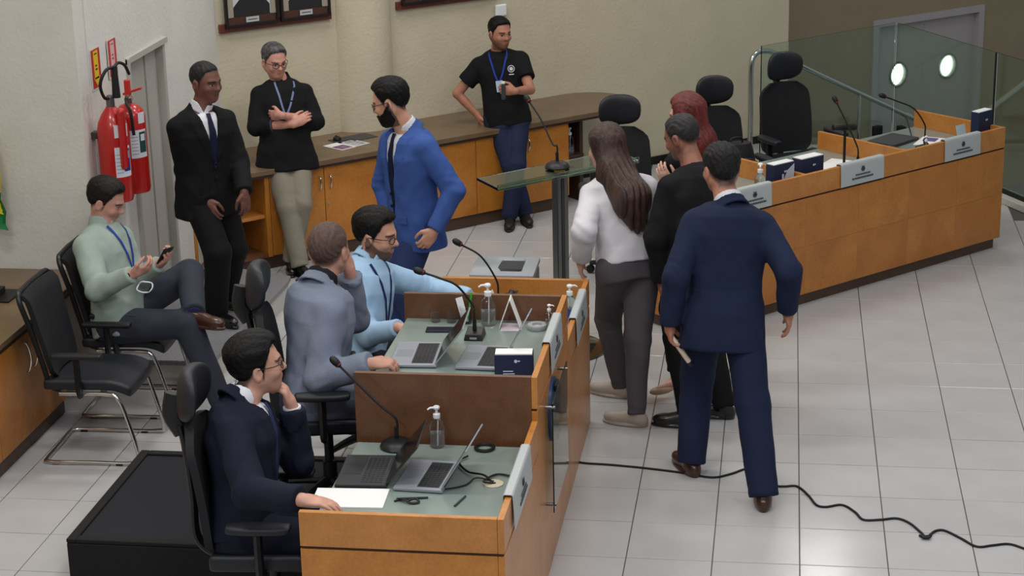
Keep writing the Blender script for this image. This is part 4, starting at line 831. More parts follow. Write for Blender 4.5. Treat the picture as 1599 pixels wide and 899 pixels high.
# joint positions of the figures, metres
POSES = {
    'navy': {"k": 1.06, "cy": 100, "py": 95, "hd": [118, 8, 0], "j": {"pel": [-0.42, -2.84, 0.97], "neck": [-0.4, -2.72, 1.532], "ls": [-0.581, -2.773, 1.433], "lh": [-0.517, -2.848, 0.95], "rs": [-0.227, -2.715, 1.408], "rh": [-0.323, -2.832, 0.95], "head": [-0.45, -2.62, 1.69], "le": [-0.666, -2.948, 1.188], "lw": [-0.703, -2.937, 0.921], "re": [-0.081, -2.917, 1.219], "rw": [-0.082, -2.808, 0.972], "la": [-0.587, -2.782, 0.09], "lt": [-0.676, -2.614, 0.025], "lk": [-0.564, -2.673, 0.532], "ra": [-0.189, -3.203, 0.09], "rt": [-0.196, -3.013, 0.025], "rk": [-0.257, -2.998, 0.512]}},
    'black': {"k": 1.03, "cy": 125, "py": 120, "hd": [150, 22, 0], "j": {"pel": [-0.56, -1.95, 0.93], "neck": [-0.63, -1.76, 1.482], "ls": [-0.763, -1.892, 1.392], "lh": [-0.642, -1.997, 0.91], "rs": [-0.471, -1.7, 1.363], "rh": [-0.478, -1.903, 0.91], "head": [-0.71, -1.66, 1.64], "le": [-0.835, -1.979, 1.11], "lw": [-0.803, -1.965, 0.85], "re": [-0.443, -1.627, 1.069], "rw": [-0.492, -1.705, 0.823], "la": [-0.637, -2.076, 0.09], "lt": [-0.827, -2.07, 0.025], "lk": [-0.721, -1.897, 0.486], "ra": [-0.44, -1.924, 0.09], "rt": [-0.627, -1.891, 0.025], "rk": [-0.542, -1.769, 0.492]}},
    'woman': {"k": 0.99, "cy": 106, "py": 125, "hd": [138, 6, 0], "j": {"pel": [-1.01, -1.8, 0.9], "neck": [-1.09, -1.66, 1.412], "ls": [-1.234, -1.738, 1.299], "lh": [-1.085, -1.852, 0.88], "rs": [-0.914, -1.638, 1.322], "rh": [-0.935, -1.748, 0.88], "head": [-1.165, -1.6, 1.55], "le": [-1.253, -1.988, 1.15], "lw": [-1.289, -1.846, 0.944], "re": [-0.944, -1.667, 1.032], "rw": [-1.024, -1.484, 0.878], "la": [-1.081, -1.627, 0.09], "lt": [-1.26, -1.562, 0.025], "lk": [-1.149, -1.653, 0.51], "ra": [-0.943, -2.091, 0.09], "rt": [-1.127, -2.042, 0.025], "rk": [-0.951, -1.905, 0.479]}},
    'red': {"k": 1.0, "cy": 150, "py": 150, "hd": [165, 5, 0], "j": {"pel": [-0.68, -1.25, 0.95], "neck": [-0.69, -1.2, 1.492], "ls": [-0.773, -1.356, 1.396], "lh": [-0.726, -1.33, 0.93], "rs": [-0.603, -1.063, 1.373], "rh": [-0.634, -1.17, 0.93], "head": [-0.71, -1.17, 1.65], "le": [-0.828, -1.207, 1.148], "lw": [-0.785, -1.418, 1.284], "re": [-0.519, -1.134, 1.099], "rw": [-0.535, -1.129, 0.844], "la": [-0.743, -1.591, 0.12], "lt": [-0.899, -1.7, 0.055], "lk": [-0.788, -1.432, 0.517], "ra": [-0.606, -1.443, 0.12], "rt": [-0.793, -1.476, 0.055], "rk": [-0.66, -1.286, 0.517]}},
    'tshirt': {"k": 0.97, "cy": -85, "py": -75, "hd": [-50, 5, 0], "j": {"pel": [-2.34, 2.42, 0.86], "neck": [-2.41, 2.5, 1.372], "ls": [-2.233, 2.501, 1.289], "lh": [-2.254, 2.443, 0.84], "rs": [-2.559, 2.466, 1.25], "rh": [-2.426, 2.397, 0.84], "head": [-2.38, 2.43, 1.525], "re": [-2.74, 2.418, 1.034], "rw": [-2.571, 2.406, 0.854], "le": [-2.132, 2.323, 1.089], "lw": [-2.223, 2.096, 1.125], "ra": [-2.194, 2.293, 0.09], "rt": [-2.129, 2.115, 0.025], "rk": [-2.283, 2.219, 0.491], "la": [-2.297, 2.169, 0.09], "lt": [-2.281, 1.98, 0.025], "lk": [-2.241, 2.199, 0.502]}},
    'blue': {"k": 1.07, "cy": 228, "py": 220, "hd": [172, 18, 0], "j": {"pel": [-2.44, -1.0, 0.96], "neck": [-2.47, -1.0, 1.532], "ls": [-2.329, -1.122, 1.424], "lh": [-2.377, -1.075, 0.94], "rs": [-2.599, -0.878, 1.41], "rh": [-2.503, -0.925, 0.94], "head": [-2.565, -1.02, 1.7], "le": [-2.155, -1.16, 1.163], "lw": [-2.272, -1.249, 0.933], "re": [-2.678, -0.836, 1.107], "rw": [-2.598, -0.984, 0.892], "la": [-2.407, -0.977, 0.09], "lt": [-2.562, -1.086, 0.025], "lk": [-2.521, -1.134, 0.507], "ra": [-2.533, -0.987, 0.09], "rt": [-2.697, -1.082, 0.025], "rk": [-2.65, -1.066, 0.528]}},
    'crossed': {"k": 0.99, "cy": -62, "py": -58, "hd": [-50, 12, 0], "j": {"pel": [-3.83, 1.08, 0.86], "neck": [-3.86, 1.18, 1.382], "ls": [-3.705, 1.238, 1.271], "lh": [-3.753, 1.128, 0.84], "rs": [-4.003, 1.082, 1.284], "rh": [-3.907, 1.032, 0.84], "head": [-3.89, 1.13, 1.54], "re": [-4.017, 0.97, 1.072], "rw": [-3.716, 0.947, 1.104], "le": [-3.611, 1.164, 1.078], "lw": [-3.799, 0.896, 1.18], "ra": [-3.676, 0.717, 0.09], "rt": [-3.554, 0.571, 0.025], "rk": [-3.769, 0.837, 0.488], "la": [-3.772, 0.844, 0.09], "lt": [-3.723, 0.66, 0.025], "lk": [-3.683, 0.875, 0.505]}},
    'dark': {"k": 1.0, "cy": -48, "py": -40, "hd": [-28, 6, 0], "j": {"pel": [-3.87, -0.8, 1.08], "neck": [-3.87, -0.8, 1.602], "ls": [-3.744, -0.686, 1.494], "lh": [-3.811, -0.73, 1.06], "rs": [-3.996, -0.914, 1.494], "rh": [-3.929, -0.87, 1.06], "head": [-3.825, -0.79, 1.77], "re": [-3.983, -0.854, 1.205], "rw": [-3.826, -0.934, 1.021], "le": [-3.657, -0.73, 1.216], "lw": [-3.579, -0.928, 1.075], "ra": [-3.825, -0.914, 0.26], "rt": [-3.67, -1.023, 0.195], "rk": [-3.766, -0.987, 0.68], "la": [-3.86, -0.582, 0.26], "lt": [-3.688, -0.662, 0.195], "lk": [-3.73, -0.741, 0.638]}},
    'phone': {"k": 1.03, "cy": -12, "py": 5, "hd": [2, 24, 0], "j": {"pel": [-4.06, -2.12, 0.6], "neck": [-4.15, -2.02, 1.152], "ls": [-4.092, -1.871, 1.02], "lh": [-4.068, -2.026, 0.58], "rs": [-4.173, -2.208, 1.068], "rh": [-4.052, -2.214, 0.58], "head": [-4.12, -1.98, 1.29], "re": [-4.058, -2.409, 0.871], "rw": [-3.825, -2.453, 0.983], "le": [-3.952, -2.029, 0.802], "lw": [-3.768, -2.141, 0.952], "rk": [-3.603, -2.202, 0.604], "ra": [-3.385, -2.278, 0.1], "rt": [-3.205, -2.258, 0.03], "lk": [-3.687, -1.833, 0.799], "la": [-3.557, -2.191, 0.678], "lt": [-3.39, -2.256, 0.616]}},
    'sky': {"k": 1.08, "cy": -25, "py": 0, "hd": [-8, 8, 0], "j": {"pel": [-2.47, -2.6, 0.56], "neck": [-2.43, -2.52, 1.122], "ls": [-2.362, -2.372, 0.978], "lh": [-2.47, -2.501, 0.54], "rs": [-2.515, -2.701, 1.036], "rh": [-2.47, -2.699, 0.54], "head": [-2.375, -2.46, 1.245], "re": [-2.374, -2.767, 0.757], "rw": [-2.172, -2.925, 0.858], "le": [-2.147, -2.176, 0.848], "lw": [-1.886, -2.26, 0.826], "ra": [-2.0, -2.7, 0.09], "rt": [-1.82, -2.7, 0.03], "rk": [-2.006, -2.699, 0.554], "la": [-2.0, -2.45, 0.09], "lt": [-1.82, -2.45, 0.03], "lk": [-2.006, -2.502, 0.551]}},
    'grey': {"k": 1.1, "cy": 30, "py": 10, "hd": [75, 2, 0], "j": {"pel": [-2.45, -3.78, 0.79], "neck": [-2.39, -3.7, 1.362], "ls": [-2.497, -3.556, 1.232], "lh": [-2.468, -3.68, 0.77], "rs": [-2.307, -3.877, 1.257], "rh": [-2.432, -3.88, 0.77], "head": [-2.36, -3.62, 1.5], "re": [-2.342, -3.999, 0.959], "rw": [-2.082, -4.039, 1.054], "le": [-2.316, -3.353, 1.055], "lw": [-2.298, -3.453, 1.317], "ra": [-2.05, -3.9, 0.31], "rt": [-1.87, -3.9, 0.25], "rk": [-1.966, -3.799, 0.764], "la": [-2.08, -3.6, 0.31], "lt": [-1.9, -3.6, 0.25], "lk": [-2.002, -3.598, 0.776]}},
    'chin': {"k": 1.06, "cy": 5, "py": 5, "hd": [25, -4, 0], "j": {"pel": [-2.5, -4.92, 0.6], "neck": [-2.5, -4.82, 1.162], "ls": [-2.516, -4.663, 1.018], "lh": [-2.508, -4.823, 0.58], "rs": [-2.484, -5.017, 1.081], "rh": [-2.492, -5.017, 0.58], "head": [-2.44, -4.74, 1.29], "re": [-2.362, -5.234, 0.892], "rw": [-2.111, -5.332, 0.909], "le": [-2.3, -4.649, 0.792], "lw": [-2.311, -4.663, 1.062], "ra": [-2.1, -5.02, 0.09], "rt": [-1.92, -5.02, 0.03], "rk": [-2.039, -4.981, 0.54], "la": [-2.1, -4.77, 0.09], "lt": [-1.92, -4.77, 0.03], "lk": [-2.056, -4.782, 0.544]}},
}
# ------------------------------------------------------------------ people: implicit surfaces polygonised with surface nets
F32 = np.float32
def A_(v): return np.asarray(v, dtype=np.float32)
def itp(t, xs, ys): return np.interp(t, xs, ys).astype(F32)
def nrm(v): v = A_(v); return v/max(np.linalg.norm(v),1e-9)
def cone(p, a, b, ra, rb):
    a = A_(a); b = A_(b); ba = b-a; L2 = max(ba@ba,1e-9); pa = p-a
    t = np.clip((pa@ba)/L2,0,1); d = pa-t[:,None]*ba
    return np.sqrt((d*d).sum(1))-(ra+(rb-ra)*t)
def chain(p, pts, rs):
    d = None
    for i in range(len(pts)-1):
        c = cone(p, pts[i], pts[i+1], rs[i], rs[i+1]); d = c if d is None else np.minimum(d,c)
    return d
def ell(p, c, B, r):
    """B: rows are local axes"""
    q = (p-A_(c))@A_(B).T; r = A_(r); k0 = np.sqrt(((q/r)**2).sum(1)); k1 = np.sqrt(((q/(r*r))**2).sum(1))
    return k0*(k0-1)/np.maximum(k1,1e-9)
def smin(a, b, k):
    h = np.maximum(k-np.abs(a-b),0)/k; return np.minimum(a,b)-h*h*k*.25
def smax(a, b, k): return -smin(-a,-b,k)
def wob(p, f, s=0.):
    return np.sin(p[:,0]*f+1.7*np.sin(p[:,1]*f*.7+s)+s)*np.sin(p[:,2]*f*1.1+1.3*np.sin(p[:,0]*f*.6+2*s)+.5)
EDG = [(0,1),(2,3),(4,5),(6,7),(0,2),(1,3),(4,6),(5,7),(0,4),(1,5),(2,6),(3,7)]
def polygonise(f, lo, hi, h):
    lo = A_(lo); hi = A_(hi); B = 8; n = np.maximum(np.ceil((hi-lo)/(h*B)).astype(int),1); N = n*B+1
    D = np.full(tuple(N), 1., F32)
    bi = np.stack(np.meshgrid(*[np.arange(k) for k in n],indexing='ij'),-1).reshape(-1,3)
    bc = (lo+(bi+.5)*B*h).astype(F32); dc = f(bc); act = np.abs(dc) < h*B*.87*1.12+.008
    for (i,j,k),d_ in zip(bi[~act],dc[~act]): D[i*B:(i+1)*B+1,j*B:(j+1)*B+1,k*B:(k+1)*B+1] = d_
    loc = np.stack(np.meshgrid(*[np.arange(B+1)]*3,indexing='ij'),-1).reshape(-1,3)
    ab = bi[act]
    for s in range(0,len(ab),160):
        sub = ab[s:s+160]; idx = (sub[:,None,:]*B+loc[None]); P = (lo+idx.reshape(-1,3)*h).astype(F32)
        v = f(P).astype(F32).reshape(len(sub),B+1,B+1,B+1)
        for q,(i,j,k) in enumerate(sub): D[i*B:(i+1)*B+1,j*B:(j+1)*B+1,k*B:(k+1)*B+1] = v[q]
    D[0]=D[-1]=1; D[:,0]=D[:,-1]=1; D[:,:,0]=D[:,:,-1]=1
    S = D < 0
    c = np.zeros(tuple(N-1),np.uint8)
    for a in (0,1):
        for b in (0,1):
            for e in (0,1): c += S[a:N[0]-1+a, b:N[1]-1+b, e:N[2]-1+e]
    cells = np.argwhere((c>0)&(c<8))
    if len(cells) == 0: return np.zeros((0,3)), np.zeros((0,4),int)
    off = np.array([(x,y,z) for z in (0,1) for y in (0,1) for x in (0,1)])
    cv = np.stack([D[cells[:,0]+o[0],cells[:,1]+o[1],cells[:,2]+o[2]] for o in off],1)
    acc = np.zeros((len(cells),3)); cnt = np.zeros(len(cells))
    for a,b in EDG:
        va,vb = cv[:,a],cv[:,b]; m = (va<0)!=(vb<0); t = np.where(m, va/np.where(m,va-vb,1), 0)
        acc += np.where(m[:,None], off[a]+t[:,None]*(off[b]-off[a]), 0); cnt += m
    V = (lo+(cells+acc/cnt[:,None])*h).astype(F32)
    ID = np.full(tuple(N-1),-1,np.int32); ID[cells[:,0],cells[:,1],cells[:,2]] = np.arange(len(cells))
    Q = []
    for ax in range(3):
        o1,o2 = (ax+1)%3,(ax+2)%3
        sl0 = [slice(1,-1)]*3; sl1 = [slice(1,-1)]*3; sl0[ax] = slice(0,N[ax]-1); sl1[ax] = slice(1,N[ax])
        s0,s1 = S[tuple(sl0)],S[tuple(sl1)]; ed = np.argwhere(s0!=s1)
        if len(ed) == 0: continue
        fl_ = s0[ed[:,0],ed[:,1],ed[:,2]]; base = ed.copy(); base[:,o1] += 1; base[:,o2] += 1
        def g(d1,d2):
            b_ = base.copy(); b_[:,o1] += d1; b_[:,o2] += d2; return ID[b_[:,0],b_[:,1],b_[:,2]]
        q = np.stack([g(-1,-1),g(0,-1),g(0,0),g(-1,0)],1); q[~fl_] = q[~fl_][:,::-1]
        Q.append(q[(q>=0).all(1)])
    return V, np.concatenate(Q)
def sdf_obj(name, f, lo, hi, h, m, parent, tint=None):
    V,Q = polygonise(f, lo, hi, h)
    me = bpy.data.meshes.new(name); me.vertices.add(len(V)); me.vertices.foreach_set('co', V.astype(F32).ravel())
    me.loops.add(len(Q)*4); me.loops.foreach_set('vertex_index', Q.ravel().astype(np.int32))
    me.polygons.add(len(Q)); me.polygons.foreach_set('loop_start', np.arange(0,len(Q)*4,4,dtype=np.int32)); me.polygons.foreach_set('loop_total', np.full(len(Q),4,np.int32))
    me.update(calc_edges=True); me.polygons.foreach_set('use_smooth', np.ones(len(Q),bool))
    if tint is not None:
        at_ = me.color_attributes.new('tint','FLOAT_COLOR','POINT'); c = np.ones((len(V),4),F32); c[:,:3] = tint(V); at_.data.foreach_set('color', c.ravel())
    me.materials.append(m); o = bpy.data.objects.new(name, me); COL.objects.link(o); o.parent = parent
    o.matrix_parent_inverse = Matrix.Translation(-Vector(parent.location)) if parent is not None else Matrix()
    return o

class Fig:
    def __init__(s, name, label, z0, hs=1.1, fat=1.0, hand_pose=None):
        P = POSES[name]; s.J = {k:A_(v) for k,v in P['j'].items()}; s.k = P['k']; s.P = P; s.fat = fat; s.z0 = z0
        J = s.J; s.hs = hs
        c = J['pel']; s.root = thing('person', label, 'person', (float(c[0]),float(c[1]),z0))
        s.U = nrm(J['neck']-J['pel']); s.L = np.linalg.norm(J['neck']-J['pel'])
        def rt(a): a = math.radians(a-90); return A_((math.cos(a),math.sin(a),0))
        s.Rc = nrm(rt(P['cy'])-s.U*(rt(P['cy'])@s.U)); s.Rp = nrm(rt(P['py'])-s.U*(rt(P['py'])@s.U))
        y,pt,rl = P['hd']; y = math.radians(y); pt = math.radians(pt)
        f = A_((math.cos(y)*math.cos(pt),math.sin(y)*math.cos(pt),-math.sin(pt))); r = A_((math.sin(y),-math.cos(y),0)); u = np.cross(r,f)
        rl = math.radians(rl); r,u = r*math.cos(rl)+u*math.sin(rl), u*math.cos(rl)-r*math.sin(rl)
        s.H = np.stack([r,f,u])       # rows: right, forward, up
        s.tors = None
        s.hp = hand_pose or {}
    # ---- torso coordinates
    T_T = [-.45,-.22,0,.22,.45,.70,.88,.97,1.04]
    T_A = [.175,.175,.172,.157,.160,.170,.142,.090,.058]
    T_F = [.105,.115,.118,.115,.120,.125,.105,.075,.055]
    T_B = [.105,.120,.118,.092,.100,.118,.110,.085,.06]
    def tloc(s, p, bend=.0):
        q = p-s.J['pel']; t = (q@s.U)/s.L; tc = np.clip(t,0,1)
        R_ = s.Rp[None]*(1-tc)[:,None]+s.Rc[None]*tc[:,None]; R_ = R_/np.linalg.norm(R_,axis=1)[:,None]
        F_ = np.cross(np.broadcast_to(s.U,R_.shape),R_)
        q2 = q-np.outer(t*s.L,s.U)
        x = (q2*R_).sum(1); y = (q2*F_).sum(1)+bend*np.sin(np.pi*tc)
        return x,y,t
    def torso(s, p, grow=0., t0=-.2, t1=1.0, wa=None, e=2.5, belly=0., flare=0., k=.03):
        x,y,t = s.tloc(p); kk = s.k*s.fat
        a = itp(t,s.T_T,s.T_A if wa is None else wa)*kk+grow; bf = itp(t,s.T_T,s.T_F)*kk+grow+belly*np.exp(-((t-.18)/.25)**2); bb = itp(t,s.T_T,s.T_B)*kk+grow
        if flare: a = a+flare*np.clip(.15-t,0,1); bf = bf+flare*np.clip(.15-t,0,1)*.6; bb = bb+flare*np.clip(.15-t,0,1)*.6
        b = np.where(y>0,bf,bb)
        q = (np.abs(x/a)**e+np.abs(y/b)**e)**(1/e); d = (q-1)*np.minimum(a,b)
        d = smax(d,(t-t1)*s.L,.02); d = smax(d,(t0-t)*s.L,.012)
        return d
    def pt_on(s, x, t, grow=.0, back=False, belly=0.):
        """a point on the chest surface at local x, height t, with its normal"""
        kk = s.k*s.fat; a = np.interp(t,s.T_T,s.T_A)*kk+grow; b = (np.interp(t,s.T_T,s.T_B) if back else np.interp(t,s.T_T,s.T_F))*kk+grow
        b += 0 if back else belly*math.exp(-((t-.18)/.25)**2)
        tc = min(max(t,0),1); R_ = nrm(s.Rp*(1-tc)+s.Rc*tc); F_ = np.cross(s.U,R_); e=2.5
        y = b*max(0,1-abs(x/a)**e)**(1/e)*(-1 if back else 1)
        n = nrm(R_*(np.sign(x)*abs(x/a)**(e-1)/a)+F_*((-1 if back else 1)*abs(y/b)**(e-1)/b)) if abs(y)>1e-4 else F_
        return s.J['pel']+s.U*t*s.L+R_*x+F_*y, n
    # ---- body
    def hand(s, p, sd):
        J = s.J; k = s.k*1.02
        d,n,curl = s.hp.get(sd,((0,0,-1),(1 if sd=='l' else -1,0,0),.35)); d = nrm(d); n = A_(n); n = nrm(n-d*(n@d))
        th = np.cross(d,n) if sd=='r' else np.cross(n,d); w = J[sd+'w']
        B = np.stack([th,n,d])
        D = ell(p, w+d*.052*k, B, (.041*k,.016*k,.052*k)); D = smin(D, cone(p,w-d*.01,w+d*.03*k,.026*k,.026*k), .02)
        fd = None
        for i,(off,ln) in enumerate(((.030,.072),(.0105,.080),(-.0095,.075),(-.029,.060))):
            r0 = w+d*(.090-.006*abs(i-1.2))*k+th*off*k; ang = 0.; pts=[r0-d*.012*k]; pos=r0; dd=d
            pts.append(pos)
            for q in range(3):
                ang += curl*(.75 if q==0 else .95); dd = d*math.cos(ang)+n*math.sin(ang)+th*off*.9*(1-curl); pos = pos+nrm(dd)*ln*k*(.45,.32,.25)[q]; pts.append(pos)
            c_ = chain(p,pts,[.0095*k,.0094*k,.0088*k,.0082*k,.0072*k]); fd = c_ if fd is None else np.minimum(fd,c_)
        D = smin(D,fd,.006)
        t0 = w+d*.022*k+th*.028*k; t1 = t0+nrm(d*.75+th*.75+n*.25)*.040*k; t2 = t1+nrm(d*.95+th*.10+n*(.3+.4*curl))*.034*k; t3 = t2+nrm(d*.9-th*.15+n*(.3+.5*curl))*.026*k
        return smin(D, chain(p,[t0,t1,t2,t3],[.016*k,.0115*k,.0098*k,.008*k]), .010)
    def head_d(s, p):
        J = s.J; H = s.H; c = J['head']; g = s.hs*s.k; q = ((p-c)@H.T)/g
        x,y,z = q[:,0],q[:,1],q[:,2]; ax = np.abs(x); q2 = np.stack([ax,y,z],1); I = np.eye(3)
        d = ell(q2,(0,-.012,.030),I,(.0735,.094,.084))
        d = smin(d, ell(q2,(0,.022,-.040),I,(.0585,.064,.066)), .05)
        d = smin(d, ell(q2,(0,.054,-.088),I,(.028,.024,.022)), .035)           # chin
        d = smin(d, cone(q2,(.0,.010,-.075),(.050,-.012,-.045),.026,.020), .03)  # jaw line
        d = smin(d, cone(q2,(.006,.081,.018),(.034,.070,.021),.009,.008), .02)  # brow
        d = smin(d, ell(q2,(.040,.058,-.026),I,(.020,.020,.018)), .02)          # cheek
        d = smax(d, -ell(q2,(.031,.089,.001),I,(.017,.013,.010)), .012)         # socket
        d = smin(d, ell(q2,(.031,.072,.002),I,(.0115,.0105,.0095)), .003)       # eyeball
        d = smin(d, chain(q2,[(0,.080,.012),(0,.094,-.012),(0,.101,-.024)],[.0075,.0095,.0110]), .010)  # nose
        d = smin(d, ell(q2,(.0105,.090,-.027),I,(.0075,.0095,.0075)), .006)
        d = smin(d, cone(q2,(0,.0875,-.051),(.018,.079,-.053),.0052,.0035), .006)    # lips
        d = smin(d, cone(q2,(0,.0855,-.0605),(.015,.078,-.060),.0058,.0035), .006)
        ear = smax(ell(q2,(.0775,-.012,-.010),I,(.010,.019,.031)), -ell(q2,(.086,-.008,-.008),I,(.006,.011,.019)), .004)
        d = smin(d, ear, .008)
        return d*g
    def near(s, d, p, c, r, fn, k):
        m = ((p-c)**2).sum(1) < r*r
        if m.any(): d = np.array(d); d[m] = smin(d[m], fn(p[m]), k)
        return d
    def body_d(s, p):
        J = s.J; k = s.k
        d = s.torso(p,-.024,-.1,.98,k=.03)
        nb = J['neck']-s.U*.03; ht = J['head']-s.H[2]*.055*s.hs*k-s.H[1]*.012
        d = smin(d, cone(p,nb,ht,.066*k*s.fat,.056*k), .03)
        d = s.near(d, p, J['head'], .24, s.head_d, .018)
        for sd in 'lr':
            a = s.bare.get(sd,0)
            ra = (.047,.041,.040,.026)
            d = smin(d, cone(p,J[sd+'s'],J[sd+'e'],ra[0]*k,ra[1]*k), .03)
            m_ = J[sd+'e']*.65+J[sd+'w']*.35
            d = smin(d, chain(p,[J[sd+'e'],m_,J[sd+'w']],[.037*k,.039*k,.0255*k]), .012)
            d = s.near(d, p, J[sd+'w'], .26, lambda q_: s.hand(q_,sd), .012)
            d = smin(d, cone(p,J[sd+'h'],J[sd+'k'],.062*k,.044*k), .03)
            d = smin(d, chain(p,[J[sd+'k'],J[sd+'k']*.65+J[sd+'a']*.35,J[sd+'a']],[.042*k,.044*k,.030*k]), .02)
            d = smin(d, cone(p,J[sd+'a']-A_((0,0,.02)),J[sd+'a']*.35+J[sd+'t']*.65,.026*k,.014*k), .02)
        return d
    def bounds(s, keys, m):
        P = np.stack([s.J[k_] for k_ in keys]); return P.min(0)-m, P.max(0)+m
    def body(s, skin, hairc, beard=0., lips=None, brow=None, bald=0., bare=None, h=.006, beardz=-.03):
        s.bare = bare or {}
        sk = A_(srgb(skin)); hc = A_(srgb(hairc)); lp = A_(srgb(lips)) if lips else sk*A_((.85,.62,.6)); br = A_(srgb(brow)) if brow else hc
        def tint(V):
            c = np.broadcast_to(sk,V.shape).copy(); g = s.hs*s.k; q = ((V-s.J['head'])@s.H.T)/g; x = np.abs(q[:,0]); y = q[:,1]; z = q[:,2]
            hd = (np.abs(z)<.14)&(x<.1)&(np.abs(y)<.13)
            n1 = (1+.06*np.sin(V[:,0]*90)*np.sin(V[:,2]*80))[:,None]; c = c*n1
            def mixc(m,col,w):
                m = (m*w)[:,None]; return c*(1-m)+A_(col)*m
            fr = hd&(y>.03)
            if beard:
                zb = itp(y,[-.03,-.01,.012,.035,.06,.08],[.02,.012,-.018,-.040,-.050,-.051])+(beardz+.03)*.3; lipz = (x<.02)&(z>-.066)&(z<-.046)&(y>.07)
                w1 = np.clip((zb-z)/.010,0,1)*(hd&(y>-.022)&(z>-.128)); mous = np.clip((.026-x)/.006,0,1)*np.clip((z+.052)/.003,0,1)*np.clip((-.037-z)/.003,0,1)*(hd&(y>.06))
                c = mixc(np.where(lipz,0,np.maximum(w1,mous)),hc,beard)
            c = mixc((fr&(x<.019)&(z<-.0475)&(z>-.0645)&(y>.072)).astype(float),lp,.75)
            c = mixc((fr&(x>.012)&(x<.052)&(np.abs(z-(.0215-.22*np.maximum(0,x-.036)))<.0055)&(y>.055)).astype(float),br,.85)
            ex = (x-.031)/.0125; ez = (z-.001)/.0062
            c = mixc((fr&(ex*ex+ez*ez<1)&(y>.06)).astype(float),(.42,.38,.36),.9)
            ex = (x-.031)/.0062; ez = (z-.001)/.0066; c = mixc((fr&(ex*ex+ez*ez<1)&(y>.06)).astype(float),(.012,.01,.01),1.)
            c = mixc((fr&(np.abs(x-.031)<.0145)&(np.abs(z-.0078)<.0022)&(y>.06)).astype(float),hc*.5,.8)
            if bald: c = mixc((hd&(z>.015+.6*np.maximum(0,y-.02))&(y<.055)).astype(float),hc,bald)
            return np.clip(c,0,1)
        lo,hi = s.bounds(list(s.J),.14); hi[2] = max(hi[2],s.J['head'][2]+.20)
        m = mat('skin',(200,160,140),.5,attr=True,var=.08,vscale=25,bump=.05,bscale=120)
        s.hc = hc; s.bo = sdf_obj('body', s.body_d, lo, hi, h, m, s.root, tint); return s.bo
    # ---- clothes
    def sleeve(s, p, sd, r, end=1., upto='w', ease=0., kk=.02):
        J = s.J; k = s.k*s.fat**.5
        d = cone(p,J[sd+'s'],J[sd+'e'],r[0]*k,r[1]*k)
        if upto == 'w':
            w = J[sd+'e']+(J[sd+'w']-J[sd+'e'])*end
            d2 = cone(p,J[sd+'e'],w,r[1]*k*.97,r[2]*k); ax = nrm(J[sd+'w']-J[sd+'e']); d2 = smax(d2,(p-w)@ax,.006); d = smin(d,d2,kk)
        else:
            e_ = J[sd+'s']+(J[sd+'e']-J[sd+'s'])*end; ax = nrm(J[sd+'e']-J[sd+'s']); d = smax(d,(p-e_)@ax,.006)
        return d
    def folds(s, p, amp):
        """soft cloth folds: stronger around elbows and the waist"""
        J = s.J; d = amp*.6*wob(p,24,s.k*3)+amp*.25*wob(p,47,1.3)
        for sd in 'lr':
            e = J[sd+'e']; r2 = ((p-e)**2).sum(1); ax = nrm(J[sd+'w']-J[sd+'s']); ph = (p-e)@ax
            d = d+amp*.7*np.exp(-r2/.010)*np.sin(ph*85+5*wob(p,13,2.))
        return d
    def top(s, name, m, grow=.012, t0=-.1, t1=1.0, r=(.068,.056,.042), end=1.03, upto='w', vcut=None, lapel=False, sh=.058, amp=.004, h=.009, flare=0., belly=0., collar=None, button=None, wa=None, tint=None, cuffs=True, ease=1., keep=None):
        J = s.J; k = s.k
        def f(p):
            d = s.torso(p,grow,t0,t1,flare=flare,belly=belly,wa=wa)
            for sd in 'lr':
                d = smin(d, cone(p,J['neck']-s.U*.026,J[sd+'s']+s.U*.008,sh*.92*k*s.fat,sh*.84*k), .06)
                d = smin(d, s.sleeve(p,sd,r,end,upto), .028)
            x,y,t = s.tloc(p)
            hole = cone(p,J['neck']-s.U*.03,J['head'],.060*k,.070*k)      # neck opening
            d = smax(d,-hole,.01) if collar is None else d
            mk = np.abs(d) < .06
            if mk.any(): d[mk] += s.folds(p[mk],amp)
            if lapel:
                tb = button or .40; u = np.clip((t-tb)/(.97-tb),0,1); wv = .010+.052*u**1.1*k
                lw = (.012+.062*np.sin(np.clip(u*1.15,0,1)*math.pi*.62)); on = (y>.02)&(t>tb+.02)&(t<.95)&(np.abs(x)>wv)&(np.abs(x)<wv+lw); d = d-np.where(on,.006,0)
                sm_ = (y>.02)&(t<tb)&(np.abs(x-.008)<.004); d = d+np.where(sm_,.006,0)
            if lapel:
                ht = J['head']-s.H[2]*.055*s.hs*k; axn = nrm(ht-J['neck']); qn = p-(J['neck']-axn*.035); zn = qn@axn; rad = np.sqrt(np.maximum(((qn-np.outer(zn,axn))**2).sum(1),0))
                cl = np.abs(rad-(.071*k*s.fat+.35*np.maximum(0,.03-zn)))-.008; cl = smax(cl,np.abs(zn-.016)-.030,.006); cl = smax(cl,y-.045,.01); d = smin(d,cl,.012)
            if vcut is not None:
                tb,wt = vcut; u = np.clip((t-tb)/(.97-tb),0,1.2); wv = (.004+wt*u**1.05)*k
                cut = np.maximum(np.abs(x)-wv, np.maximum(-y+.01,(tb-t)*s.L)); d = smax(d,-cut,.004)
            return d
        lo,hi = s.bounds(['pel','neck','ls','rs','le','re','lw','rw'],.17); lo[2] = min(lo[2], (s.J['pel']+s.U*t0*s.L)[2]-.16)
        return sdf_obj(name, f, lo, hi, h, m, s.root, tint)
